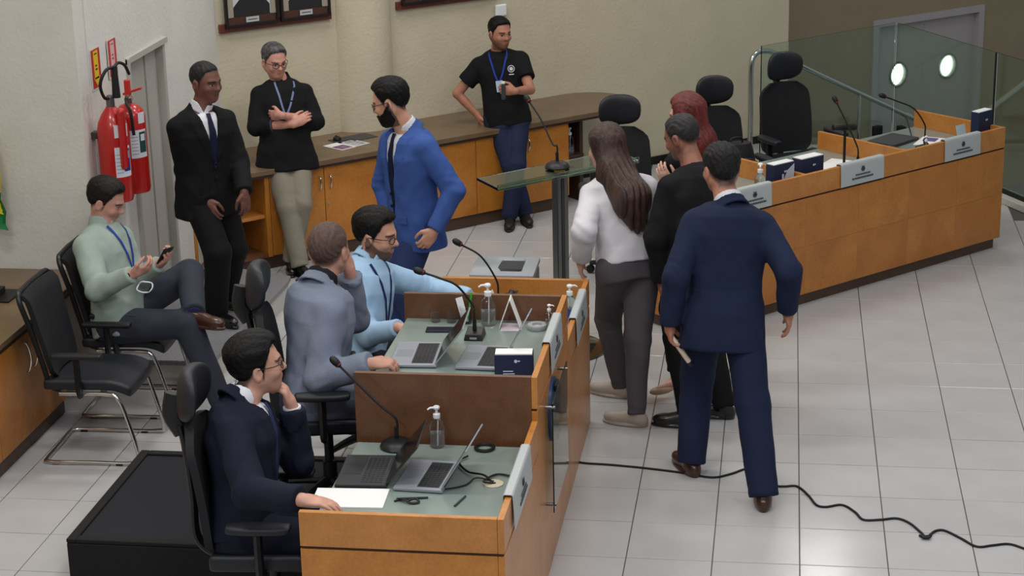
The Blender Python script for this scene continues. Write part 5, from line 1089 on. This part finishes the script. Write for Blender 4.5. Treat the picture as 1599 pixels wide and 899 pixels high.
    def shirt_front(s, m, grow=.004, t0=.2, collar=True, spread=.05):
        J = s.J; k = s.k
        nb = J['neck']; ht = J['head']-s.H[2]*.055*s.hs*k
        def f(p):
            d = s.torso(p,grow,t0,.95); yy = s.tloc(p)[1]; d = smax(d,.012-yy,.006)
            ax = nrm(ht-nb); q = p-(nb-ax*.035); z = q@ax; rad = np.sqrt(np.maximum(((q-np.outer(z,ax))**2).sum(1),0))
            cl = np.abs(rad-(.064*k*s.fat+.05*np.maximum(0,.03-z)))-.006; cl = smax(cl,np.abs(z-.045)-.032,.006)
            F_ = np.cross(s.U,s.Rc); x = q@s.Rc; y = q@F_
            cl = np.maximum(cl, np.where(y>0,(.0+.55*np.maximum(0,z-.02))-np.abs(x)-.002,-1))
            return smin(d,cl,.012) if collar else d
        lo,hi = s.bounds(['pel','neck','ls','rs'],.20); hi[2] = J['neck'][2]+.16
        return sdf_obj('shirt', f, lo, hi, .0065, m, s.root)
    def trousers(s, m, r=(.098,.074,.062), amp=.0035, top=.12, cuff=.045, h=.0095, grow=.010, seat=.0):
        J = s.J; k = s.k*s.fat**.5
        def f(p):
            d = s.torso(p,grow,-.16,top); ls_ = []
            for sd in 'lr':
                a,b,c = J[sd+'h'],J[sd+'k'],J[sd+'a']; ax = nrm(c-b); e_ = c+ax*(.022-.04*(cuff-.045))
                l1 = cone(p,a,b,r[0]*k,r[1]*k); l2 = cone(p,b,e_,r[1]*k,r[2]*k); l2 = smax(l2,(p-e_)@ax,.006)
                l = smin(l1,l2,.025); mk = np.abs(l) < .05
                if mk.any():
                    pm = p[mk]; q = pm-b; l[mk] += amp*.8*np.exp(-(q*q).sum(1)/.010)*np.sin((q@ax)*75+4*wob(pm,12,1.))+amp*.9*np.exp(-((pm-e_)**2).sum(1)/.008)*np.sin(((pm-e_)@ax)*80+4*wob(pm,14,.3))
                ls_.append(smin(d,l,.035))
            d = smin(ls_[0],ls_[1],.008); mk = np.abs(d) < .05
            if mk.any(): d[mk] += amp*.6*wob(p[mk],22,.7)
            return d
        lo,hi = s.bounds(['pel','lh','rh','lk','rk','la','ra'],.17)
        return sdf_obj('trousers', f, lo, hi, h, m, s.root)
    def shoes(s, m, kind='derby', sole=None):
        J = s.J; k = s.k
        for sd in 'lr':
            a,t = J[sd+'a'],J[sd+'t']; zf = t[2]-.025; up = A_((0,0,1)) if abs((t-a)[2]) < .12 else nrm(np.cross(np.cross(t-a,(0,0,1)),t-a))
            fw = nrm(A_(t-a)*(1,1,0)) if up[2] == 1 else nrm(t-a); rt_ = np.cross(fw,up)
            o = A_((a[0],a[1],zf)) if up[2] == 1 else a-up*.075
            B = np.stack([rt_,fw,up])
            def f(p):
                q = (p-o)@B.T; x,y,z = q[:,0],q[:,1],q[:,2]; I = np.eye(3); q2 = q
                if kind == 'pump':
                    d = ell(q2,(0,.10*k,.030),I,(.034*k,.085*k,.026)); d = smin(d,ell(q2,(0,-.025*k,.075),I,(.028*k,.035*k,.030)),.05); d = smin(d,cone(q2,(0,-.04*k,.06),(0,-.042*k,.0),.012,.006),.012)
                    d = smax(d,-ell(q2,(0,.02,.115),I,(.03,.10,.055)),.008); return smax(d,-z,.003)
                d = ell(q2,(0,.128*k,.040),I,(.043*k,.082*k,.036)); d = smin(d,ell(q2,(0,.030*k,.048),I,(.038*k,.085*k,.046)),.03); d = smin(d,cone(q2,(0,-.005,.05),(0,-.004,.10),.040*k,.040*k),.03)
                d = smin(d,ell(q2,(0,-.035*k,.035),I,(.034*k,.035*k,.040)),.02)
                sl = np.maximum(ell(q2,(0,.075*k,.012),I,(.046*k,.142*k,.05)),np.maximum(z-.018,-z)); d = smin(d,sl,.004)
                d = smax(d,z-(.095 if kind != 'boot' else .15),.01)
                return smax(d,-z,.003)
            c = o+fw*.07*k+up*.05
            sdf_obj('shoe', f, c-.22, c+.22, .006, m, s.root)
    def hairline(s, x, y, front, side, back):
        ax = np.abs(x); zl = itp(y,[-.11,-.06,-.036,-.022,-.006,.012,.020,.030,.042,.058,.09],[back,back+.004,side+.005,side+.030,side+.012,side-.006,.006,.030,.050,front,front+.006])
        return zl+np.where(y>.04,.012*np.clip((ax-.03)/.02,0,1)-.010*np.clip((ax-.052)/.015,0,1),0)
    def hair(s, m, style='short', h=.0055, thick=.009, front=.074, side=-.03, back=-.055, amp=.0016, extra=None, col=None):
        g = s.hs*s.k
        def f(p):
            q = ((p-s.J['head'])@s.H.T)/g; x,y,z = q[:,0],q[:,1],q[:,2]; ax = np.abs(x); q2 = np.stack([ax,y,z],1); I = np.eye(3)
            zl = s.hairline(x,y,front,side,back)+.004*wob(p,150,.9)
            tp = np.clip((z-zl)/.028,-1,1); th = -.004+(thick*(.55+1.0*np.clip((z-.02)/.06,0,1))+.004)*np.where(tp>0,1-(1-tp)**2,tp*1.5)
            if style != 'short': th = th+np.where(tp>0,1-(1-tp)**2,0)*(.013 if style == 'quiff' else .008)*np.exp(-(((y-.035)/.045)**2+((x-(.02 if style == 'side' else 0))/.05)**2+((z-.095)/.05)**2))
            d = ell(q2,(0,-.013,.031),I,(.0742,.0950,.0850))-th; d = smax(d,zl-.012-z,.006)
            d = d+amp*(np.sin(330*(x+.25*z)+2.2*wob(p,38,.4))*np.clip(tp*2,0,1)+.6*wob(p,120,1.1))
            if extra is not None: d = smin(d, extra(p,q,s)/g, .06)
            return d*g
        # short stubble on the scalp softens the hair line
        me = s.bo.data; V = np.empty(len(me.vertices)*3,F32); me.vertices.foreach_get('co',V); V = V.reshape(-1,3); ca = me.color_attributes['tint']; C_ = np.empty(len(V)*4,F32); ca.data.foreach_get('color',C_); C_ = C_.reshape(-1,4)
        q = ((V-s.J['head'])@s.H.T)/g; on = (np.abs(q[:,0])<.1)&(np.abs(q[:,1])<.12)&(np.abs(q[:,2])<.14); zl = s.hairline(q[:,0],q[:,1],front,side,back)
        ear = (np.abs(q[:,0])>.0735)&(np.abs(q[:,1]+.012)<.024)&(q[:,2]<.024)
        w_ = np.where(on&~ear,np.clip((q[:,2]-zl+.012)/.022,0,1),0)[:,None]*.85; C_[:,:3] = C_[:,:3]*(1-w_)+s.hc*w_; ca.data.foreach_set('color',C_.ravel())
        c = s.J['head']; return sdf_obj('hair', f, c-(A_((.40,.40,.85)) if extra is not None else A_((.19,.19,.2))), c+(A_((.40,.40,.2)) if extra is not None else A_((.2,.2,.2))), h, m, s.root)
    def beardmesh(s, m, thick=.006, z0=-.035, amp=.0025):
        g = s.hs*s.k
        def f(p):
            q = ((p-s.J['head'])@s.H.T)/g; ax = np.abs(q[:,0]); y = q[:,1]; z = q[:,2]
            d = s.head_d(p)/g-thick*(1+np.clip((-.07-z)/.04,0,1)*.9)
            zl = np.interp(y,[-.02,.0,.03,.055,.075,.1],[.0,-.012,z0,z0-.014,-.046,-.048])
            d = smax(d,z-zl,.006); d = smax(d,-.012-y,.008)
            lip = ell(np.stack([ax,y,z],1),(0,.095,-.056),np.eye(3),(.019,.03,.0075)); d = smax(d,-lip,.004)
            return (d+amp*wob(p,140,.6))*g
        c = s.J['head']; return sdf_obj('beard', f, c-A_((.16,.16,.18)), c+A_((.16,.16,.05)), .005, m, s.root)
    def hl(s, x, y, z): return tuple(s.J['head']+s.hs*s.k*(A_((x,y,z))@s.H))
    def glasses(s, m):
        rel = Vector(s.root.location); g = thing_child = None
        mb_ = MB()
        for sg in (-1,1):
            mb_.tube([Vector(s.hl(sg*.031+.0215*math.cos(a),.094-.012*abs(math.cos(a)) if math.cos(a)*sg>0 else .094,.0+.0165*math.sin(a)))-rel for a in [k_*2*math.pi/18 for k_ in range(18)]],.0022,6,closed=True)
            mb_.tube([Vector(s.hl(sg*.052,.088,.006))-rel,Vector(s.hl(sg*.076,.05,.008))-rel,Vector(s.hl(sg*.082,-.01,.008))-rel],.0022,6)
        mb_.tube([Vector(s.hl(-.010,.098,.004))-rel,Vector(s.hl(.010,.098,.004))-rel],.0022,6)
        return obj('glasses', mb_, m, s.root, smooth=True)
    def strip(s, name, m, pts, w, grow=.012, th=.004, back=False, belly=0.):
        """a cloth strip lying on the torso; pts in (x,t)"""
        rel = A_(s.root.location); P=[];Nn=[]
        for x,t in pts:
            a,n = s.pt_on(x,t,grow,back,belly); P.append(a-rel); Nn.append(n)
        ww = w if isinstance(w,(list,tuple)) else [w]*len(pts)
        def fn(u,v):
            f = u*(len(P)-1); i = min(int(f),len(P)-2); f -= i; c = P[i]*(1-f)+P[i+1]*f; n = nrm(Nn[i]*(1-f)+Nn[i+1]*f)
            tg = nrm(P[i+1]-P[i]); sd = nrm(np.cross(n,tg)); W = ww[i]*(1-f)+ww[i+1]*f
            return (tuple(c+sd*(v-.5)*W),tuple(n))
        return obj(name, MB().slab(fn,4*(len(P)-1),2,th), m, s.root, smooth='auto')
    def lanyard(s, m, tend=.42, grow=.02, badge=True, w=.014, xo=0., belly=0.):
        for sg in (-1,1):
            s.strip('lanyard', m, [(sg*.072,.985),(sg*.070,.92),(sg*.052+xo*.3,.80),(sg*.03+xo*.7,.64),(xo+sg*.006,tend)], w, grow, .003, belly=belly)
        if badge:
            p,n = s.pt_on(xo,tend-.06,grow+.008,belly=belly); p = p-A_(s.root.location); R_ = s.Rc; B = nrm(n); U = nrm(s.U-B*(s.U@B)); R_ = np.cross(U,B)
            M4 = Matrix(((R_[0],B[0],U[0],p[0]),(R_[1],B[1],U[1],p[1]),(R_[2],B[2],U[2],p[2]),(0,0,0,1)))
            obj('badge', MB().obox(M4,-.028,.028,-.002,.002,-.045,.045), mat('badge_card',(170,184,200),.3), s.root)
    def tie(s, m, tend=.08, grow=.016, top=.965):
        s.strip('tie', m, [(0,top),(0,top-.05),(0,.75),(0,.5),(0,.3),(0,tend+.05),(0,tend)], [.030,.026,.045,.060,.068,.070,.02], grow, .006)
    def pockets(s, m, grow=.030, t=.02, sides=(-1,1), breast=True):
        for sg in sides: s.strip('pocket_flap', m, [(sg*.075,t),(sg*.105,t+.003),(sg*.135,t+.006)], .045, grow, .006)
        if breast: s.strip('breast_pocket', m, [(-.065,.665),(-.085,.668),(-.105,.672)], .018, grow-.004, .006)
        for tt in (.16,.30): 
            p_,n_ = s.pt_on(.012,tt,grow); n_ = Vector(n_).normalized(); M4 = Matrix.Translation(Vector(p_)-Vector(s.root.location)) @ n_.to_track_quat('Z','Y').to_matrix().to_4x4()
            obj('button', MB().lathe([(.010,-.003),(.010,.004),(.007,.005)],12,M4), M_BLACK, s.root)
    def attach(s, name, mb, m, **k):
        rel = Vector(s.root.location); mb.v = [tuple(Vector(p)-rel) for p in mb.v]; return obj(name, mb, m, s.root, **k)

def fabric(name, c, rough=.85, var=.12, vs=120, bump=.12, bs=300): return mat(name, c, rough, var=var, vscale=vs, bump=bump, bscale=bs, spec=.25)
HAIR_BLACK = mat('hair_black',(14,12,12),.55,spec=.25,var=.6,vscale=45,bump=.5,bscale=110)
HAIR_DARK = mat('hair_darkbrown',(28,21,19),.55,spec=.25,var=.6,vscale=45,bump=.5,bscale=110)
HAIR_GREY = mat('hair_greying',(40,39,40),.6,var=1.,vscale=40,bump=.4,bscale=160,col2=(13,12,12),spec=.25)
SHOE_BLACK = mat('shoe_black',(16,16,17),.25,coat=.4); SHOE_BROWN = mat('shoe_brown',(62,34,24),.3,coat=.3)
SUIT_NAVY = fabric('suit_navy',(27,36,62)); SUIT_BLACK = fabric('suit_black',(17,18,20)); SUIT_BLUE = fabric('suit_blue',(58,86,150),var=.1); SUIT_GREY = fabric('suit_grey',(120,128,146)); SUIT_DKNAVY = fabric('suit_darknavy',(22,26,42))
SHIRT_WHITE = fabric('shirt_white',(214,216,222),.8,.05); SHIRT_SKY = fabric('shirt_sky',(160,192,222),.8,.05); TIE_NAVY = fabric('tie_navy',(20,24,52),.6); LAN = fabric('lanyard_blue',(36,62,150),.7)
FRAME_DK = mat('spectacle_frame',(28,22,22),.35)

# 1 navy suited man walking away
f = Fig('navy','man in navy suit seen from behind, holding a rolled paper', 0, 1.10, 1.03, {'l':((.10,.15,-1),(1,.1,0),.75),'r':((.12,.2,-1),(-1,.1,0),.4)})
f.body((176,122,100),(30,28,28)); f.hair(HAIR_GREY,'short',side=-.035,back=-.075,thick=.010)
f.top('jacket',SUIT_NAVY,.026,-.36,.97,(.070,.067,.052),1.0,lapel=True,vcut=(.40,.05),amp=.0045,flare=.03)
f.shirt_front(SHIRT_WHITE); f.trousers(SUIT_NAVY,(.104,.086,.074)); f.shoes(SHOE_BROWN)
lw = f.J['lw']; rp = lw+A_((.03,.01,-.10))
o = thing('rolled_paper','pale rolled paper in the walking navy suited man\'s hand','paper roll',tuple(rp)); obj('roll', MB().tube([(-.03,-.02,.05),(.075,.01,-.115)],.014,12), mat('cream_paper',(220,206,184),.6), o, smooth='auto'); obj('dark_end', MB().tube([(.076,.01,-.1165),(.088,.014,-.135)],.0125,12), M_BLACK, o)
# 2 man in black between them
f = Fig('black','man in black with cropped greying hair, walking behind the navy suit', 0, 1.10, 1.06, {'l':((.05,.15,-1),(1,.2,0),.4),'r':((0,.2,-1),(-1,0,0),.4)})
f.body((140,92,74),(26,24,24),beard=.25); f.hair(mat('hair_cropped_grey',(44,42,44),.6,var=1.,vscale=50,bump=.4,bscale=200,col2=(24,22,23)),'short',thick=.004,side=-.02,back=-.05)
f.top('jacket',fabric('jacket_black',(20,20,22)),.024,-.28,.99,(.072,.068,.054),.98,amp=.007,flare=.03); f.trousers(fabric('trouser_black',(17,17,19))); f.shoes(SHOE_BLACK)
# 3 woman in white blouse
def longhair(p,q,s):
    g = s.hs*s.k; J = s.J; H = s.H; c = J['head']; bk = nrm(-(H[1]*A_((1,1,0))))
    a = c+H[2]*.04*g-H[1]*.03*g; rgt = H[0]
    e1 = (c+bk*.055+A_((0,0,-.13)))*.5+s.pt_on(.0,.95,.03,True)[0]*.5; e2 = s.pt_on(.03,.68,.052,True)[0]; e3 = s.pt_on(.04,.44,.052,True)[0]
    B = np.stack([rgt,H[1]*A_((1,1,0)),A_((0,0,1))])
    def flat(p_,a_,b_,ra,rb,sq=.62):
        M_ = lambda v: (v@B.T)*A_((1,1/sq,1)); return cone(M_(p_),M_(A_(a_)),M_(A_(b_)),ra,rb)*sq
    d = flat(p,a,e1,.098,.122); d = smin(d,flat(p,e1,e2,.122,.118),.03); d = smin(d,flat(p,e2,e3,.118,.06),.03)
    return d+.005*np.sin((p@rgt)*150+3*np.sin(p[:,2]*11))*np.clip((c[2]+.02-p[:,2])*8,0,1)
f = Fig('woman','woman in white blouse with long brown hair, walking past the desks', 0, 1.10, .90, {'l':((-.05,.25,-1),(1,.2,0),.35),'r':((0,.3,-1),(-1,0,0),.3)})
f.body((196,150,130),(40,26,22)); HB = mat('hair_long_brown',(78,52,42),.42,var=1.,vscale=16,bump=.5,bscale=90,col2=(28,19,18),stretch=(3,3,.25))
f.hair(HB,'short',side=-.07,back=-.08,thick=.014,extra=longhair,h=.006)
f.top('blouse',fabric('blouse_white',(206,203,208),.6,.04),.036,.03,.97,(.072,.080,.062),.95,amp=.006,wa=[.19,.19,.17,.165,.175,.178,.165,.12,.07])
f.trousers(fabric('trouser_charcoal',(82,78,82),.85),(.124,.084,.056),top=.14,grow=.018); f.shoes(mat('sandal_beige',(168,158,146),.5))
# 4 red haired woman
def redhair(p,q,s):
    J = s.J; H = s.H; c = J['head']; bk = nrm(-(H[1]*A_((1,1,0)))); B = np.stack([H[0],H[1]*A_((1,1,0)),A_((0,0,1))])
    M_ = lambda v: (v@B.T)*A_((1,1.4,1)); a = c+H[2]*.03; e1 = c+bk*.10+A_((0,0,-.17)); e2 = c+bk*.13+A_((.02,0,-.30))
    return smin(cone(M_(p),M_(a),M_(e1),.10,.12)*.72,cone(M_(p),M_(e1),M_(e2),.12,.08)*.72,.03)+.004*np.sin((p@H[0])*150+3*np.sin(p[:,2]*11))
f = Fig('red','red haired woman in black, mostly hidden behind the man in black', 0, 1.10, .90, {'l':((-.5,-.2,.8),(0,.6,.3),.5),'r':((0,.2,-1),(-1,0,0),.3)})
f.body((206,160,142),(90,26,22)); f.hair(mat('hair_red',(116,34,27),.4,var=1.,vscale=16,bump=.5,bscale=90,col2=(64,16,15),stretch=(3,3,.25)),'short',side=-.07,back=-.08,thick=.014,extra=redhair,h=.006)
f.top('blouse',fabric('top_black',(20,19,21)),.016,-.18,.97,(.064,.056,.044),1.0,amp=.004); f.trousers(fabric('trouser_black',(17,17,19)),(.10,.07,.05),cuff=1.6); f.shoes(mat('pump_beige',(168,138,116),.3,coat=.3),'pump')
# 5 man in black t-shirt leaning on the counter
f = Fig('tshirt','man in black t-shirt and jeans leaning on the long counter', 0, 1.10, 1.04, {'r':((.35,-.1,-.9),(.8,.5,0),.35),'l':((-1,-.25,.12),(0,1,0),.75)})
f.body((172,118,94),(24,20,20),beard=.55,bare={'l':1,'r':1},beardz=-.035); f.hair(HAIR_BLACK,'short',side=-.02,back=-.05,thick=.008)
f.top('t_shirt',fabric('tee_black',(19,19,21)),.018,-.16,.98,(.078,.076,.07),.62,'s',amp=.005); f.trousers(fabric('denim_blue',(33,42,68)),(.100,.078,.066),top=.05); f.shoes(mat('boot_black',(24,23,23),.5),'boot')
f.lanyard(LAN,.52,.026,True,xo=.03)
p,n = f.pt_on(-.085,.70,.024); nn = Vector(n).normalized(); M4 = Matrix.Translation(p) @ nn.to_track_quat('Z','Y').to_matrix().to_4x4()
f.attach('chest_emblem', MB().tube([M4 @ Vector((.026*math.cos(a),.026*math.sin(a),.001)) for a in [k*2*math.pi/20 for k in range(20)]],.0035,6,closed=True).lathe([(.015,-.002),(.015,.002)],16,M4).obox(M4,-.02,.02,-.048,-.040,-.002,.002), mat('emblem_white',(200,202,206),.6))
hp = f.J['lw']+A_((-.085,-.02,.01)); o = thing('pocket_radio','slim pale handset held against the leaning man\'s chest','device',tuple(hp)); obj('body', MB().box(-.016,.016,-.035,-.012,-.07,.055), M_DKGREY, o, bevel=.005); obj('cap', MB().box(-.014,.014,-.034,-.013,.0555,.075), M_WHITE, o, bevel=.004)
# 6 man in blue suit
f = Fig('blue','bearded man in bright blue suit standing behind the desks', 0, 1.14, 1.0, {'l':((-.55,-.2,-.8),(-.2,.9,.2),.6),'r':((-.1,-.1,-1),(1,0,0),.3)})
f.body((196,146,122),(24,20,20),beard=.8); f.hair(HAIR_BLACK,'quiff',side=-.01,back=-.06,thick=.010); f.beardmesh(HAIR_BLACK,.006); f.glasses(FRAME_DK)
f.top('jacket',SUIT_BLUE,.024,-.34,.97,(.072,.066,.050),1.0,lapel=True,vcut=(.05,.058),button=.05,amp=.006,flare=.03); f.shirt_front(SHIRT_WHITE,.010,-.1); f.tie(TIE_NAVY,.0,.020); f.pockets(SUIT_BLUE,.034); f.trousers(fabric('trouser_blue',(46,60,104)),(.102,.082,.07)); f.shoes(SHOE_BROWN)
# 7 man with crossed arms
f = Fig('crossed','man in black shirt and khaki trousers with arms crossed', 0, 1.10, 1.06, {'r':((.8,.35,.45),(0,1,-.2),.5),'l':((-.9,.4,-.1),(0,1,0),.5)})
f.body((198,142,124),(74,68,66),bare={'l':1,'r':1}); f.hair(mat('hair_grey',(96,94,96),.5,var=1.,vscale=30,bump=.4,bscale=160,col2=(34,32,33)),'short',side=-.02,back=-.06,thick=.010,front=.080); f.glasses(FRAME_DK)
f.top('shirt',fabric('shirt_black',(20,20,23)),.024,-.27,.985,(.074,.066,.058),.42,amp=.006,belly=.03,flare=.10); f.shirt_front(fabric('shirt_black',(20,20,23)),.016,.8); f.trousers(fabric('trouser_khaki',(136,130,116)),(.106,.080,.066),top=.02); f.shoes(SHOE_BLACK)
for sd in 'lr':
    e,w_ = f.J[sd+'e'],f.J[sd+'w']; c0 = e+(w_-e)*.30; c1 = e+(w_-e)*.46; f.attach('cuff', MB().tube([tuple(c0),tuple((c0+c1)/2),tuple(c1)],[.056,.055,.054],18), fabric('cuff_grey',(66,68,74)), smooth='auto')
f.lanyard(fabric('lanyard_pale',(120,132,170),.7),.52,.028,False,xo=.02)
# 8 man in black suit on the step
f = Fig('dark','man in black suit and tie standing before the pale door', .17, 1.12, 1.04, {'r':((.4,-.25,-.85),(.2,.9,-.1),.55),'l':((.12,-.1,-1),(-.7,.5,0),.45)})
f.body((112,72,60),(18,16,16)); f.hair(mat('hair_buzz',(18,16,17),.7,var=.3,vscale=90),'short',thick=.003,side=-.02,back=-.05,front=.072)
f.top('jacket',SUIT_BLACK,.028,-.36,.97,(.070,.068,.056),1.0,lapel=True,vcut=(.36,.06),button=.36,amp=.005,flare=.03); f.shirt_front(SHIRT_WHITE,.012); f.tie(TIE_NAVY,.30,.024); f.pockets(SUIT_BLACK,.036); f.trousers(SUIT_BLACK,(.104,.088,.074)); f.shoes(SHOE_BLACK)
# 9 seated man with phone
f = Fig('phone','seated man in pale green shirt with blue lanyard using his phone', 0, 1.10, 1.04, {'r':((.9,.25,.3),(-.1,.6,.7),.7),'l':((.75,-.35,.5),(-.3,-.2,.9),.7)})
f.body((192,140,124),(26,20,20)); f.hair(HAIR_DARK,'side',side=-.03,back=-.065,thick=.012)
f.top('shirt',mat('shirt_mint_check',(150,164,156),.8,var=.10,vscale=14,bump=.12,bscale=300,spec=.25),.020,-.16,.985,(.080,.070,.048),1.0,amp=.006,belly=.02); f.shirt_front(mat('shirt_mint_check',(150,164,156)),.016,.8)
f.trousers(fabric('trouser_slate',(52,56,66)),(.104,.082,.064)); f.shoes(SHOE_BROWN); f.lanyard(LAN,.50,.028,True)
wr = f.J['rw']; dr_ = nrm(f.J['rw']-f.J['re']); f.attach('wrist_watch', MB().tube([tuple(wr-dr_*.03),tuple(wr-dr_*.008)],[.034,.034],18).lathe([(.018,0),(.018,.006)],18, Matrix.Translation(wr-dr_*.02+A_((0,-.034,.008))) @ Matrix.Rotation(R(80),4,'X')), M_BLACK, smooth='auto')
for sd,c_ in (('l','sock'),('r','sock')):
    a_ = f.J[sd+'a']; b_ = f.J[sd+'k']; f.attach('sock', MB().tube([tuple(a_-nrm(a_-b_)*.07),tuple(a_+nrm(a_-b_)*.03)],[.047,.043],18), fabric('sock_indigo',(50,50,92)), smooth='auto')
mp_ = f.J['lw']+nrm((.75,-.35,.5))*.085+A_((-.005,-.02,.026)); o = thing('smartphone','dark smartphone held by the seated man in pale green','phone',tuple(mp_),0,'phones'); obj('slab', MB().obox(Matrix.Rotation(R(-35),4,'Z') @ Matrix.Rotation(R(-50),4,'Y'),-.072,.072,-.036,.036,-.004,.004), M_BLACK, o, bevel=.004); obj('lens', MB().obox(Matrix.Rotation(R(-35),4,'Z') @ Matrix.Rotation(R(-50),4,'Y'),.04,.06,.012,.03,-.0055,-.0042), M_DKGREY, o)
ep = A_(f.J['rw'])+A_((.09,-.05,-.06)); o = thing('earphone_lead','white coiled earphone lead hanging below the seated man\'s hands','cable',tuple(ep)); obj('coil', MB().tube(bez([(.045*math.cos(a)*(1+.15*math.sin(2*a)),.01*math.sin(3*a),.035*math.sin(a)) for a in [k*.7 for k in range(16)]],4),.004,6), M_WHITE, o, smooth=True)
# 10 man in light blue shirt
f = Fig('sky','bearded man in light blue shirt seated at the rear desk', 0, 1.14, 1.0, {'r':((.95,-.1,-.15),(0,0,-1),.35),'l':((1,.0,-.12),(0,0,-1),.25)})
f.body((198,148,126),(40,28,24),beard=.8,brow=(24,18,18)); f.hair(HAIR_BLACK,'quiff',side=-.01,back=-.055,thick=.014); f.glasses(FRAME_DK)
f.top('shirt',SHIRT_SKY,.020,-.14,.985,(.076,.064,.048),1.0,amp=.006); f.shirt_front(SHIRT_SKY,.014,.8); f.trousers(fabric('trouser_dark',(34,36,44))); f.shoes(SHOE_BLACK); f.lanyard(fabric('lanyard_navy',(26,34,84),.7),.35,.026,True)
# 11 man in grey suit
f = Fig('grey','man in grey suit with cropped hair seated at the raised desk', .2225, 1.12, 1.08, {'r':((.95,.2,.05),(-.1,.2,-1),.95),'l':((-.15,-.1,1),(-1,.2,.2),.7)})
f.body((186,136,118),(78,58,50),bald=.55); f.hair(mat('hair_cropped_brown',(92,70,62),.7,var=.4,vscale=80,bump=.3,bscale=250),'short',thick=.0025,side=-.03,back=-.06,front=.085)
f.top('jacket',SUIT_GREY,.026,-.10,.97,(.072,.072,.054),1.0,lapel=True,vcut=(.30,.06),button=.3,amp=.007,flare=.0); f.shirt_front(fabric('shirt_charcoal',(30,31,36)),.012); f.trousers(fabric('trouser_grey',(104,112,130)),(.106,.088,.072)); f.shoes(SHOE_BLACK)
# 12 man resting his chin
f = Fig('chin','man in dark navy suit resting his chin at the nearest desk', 0, 1.13, 1.03, {'l':((-.25,-.12,.95),(-.85,-.1,-.2),.75),'r':((1,.05,-.1),(0,0,-1),.3)})
f.body((200,150,130),(20,18,18)); f.hair(HAIR_BLACK,'quiff',side=-.035,back=-.07,thick=.016); f.glasses(FRAME_DK)
f.top('jacket',SUIT_DKNAVY,.026,-.08,.97,(.072,.070,.056),.98,lapel=True,vcut=(.30,.06),button=.3,amp=.006,flare=.0); f.shirt_front(SHIRT_WHITE,.012,.2); f.tie(fabric('tie_steel',(44,56,92),.6),.0,.026); f.trousers(SUIT_DKNAVY,(.106,.088,.074)); f.shoes(SHOE_BLACK)
w_ = f.J['lw']; e = f.J['le']; d_ = nrm(w_-e); f.attach('shirt_cuff', MB().tube([tuple(w_-d_*.03),tuple(w_+d_*.005)],[.043,.041],18), SHIRT_WHITE, smooth='auto')
bpy.context.view_layer.update()
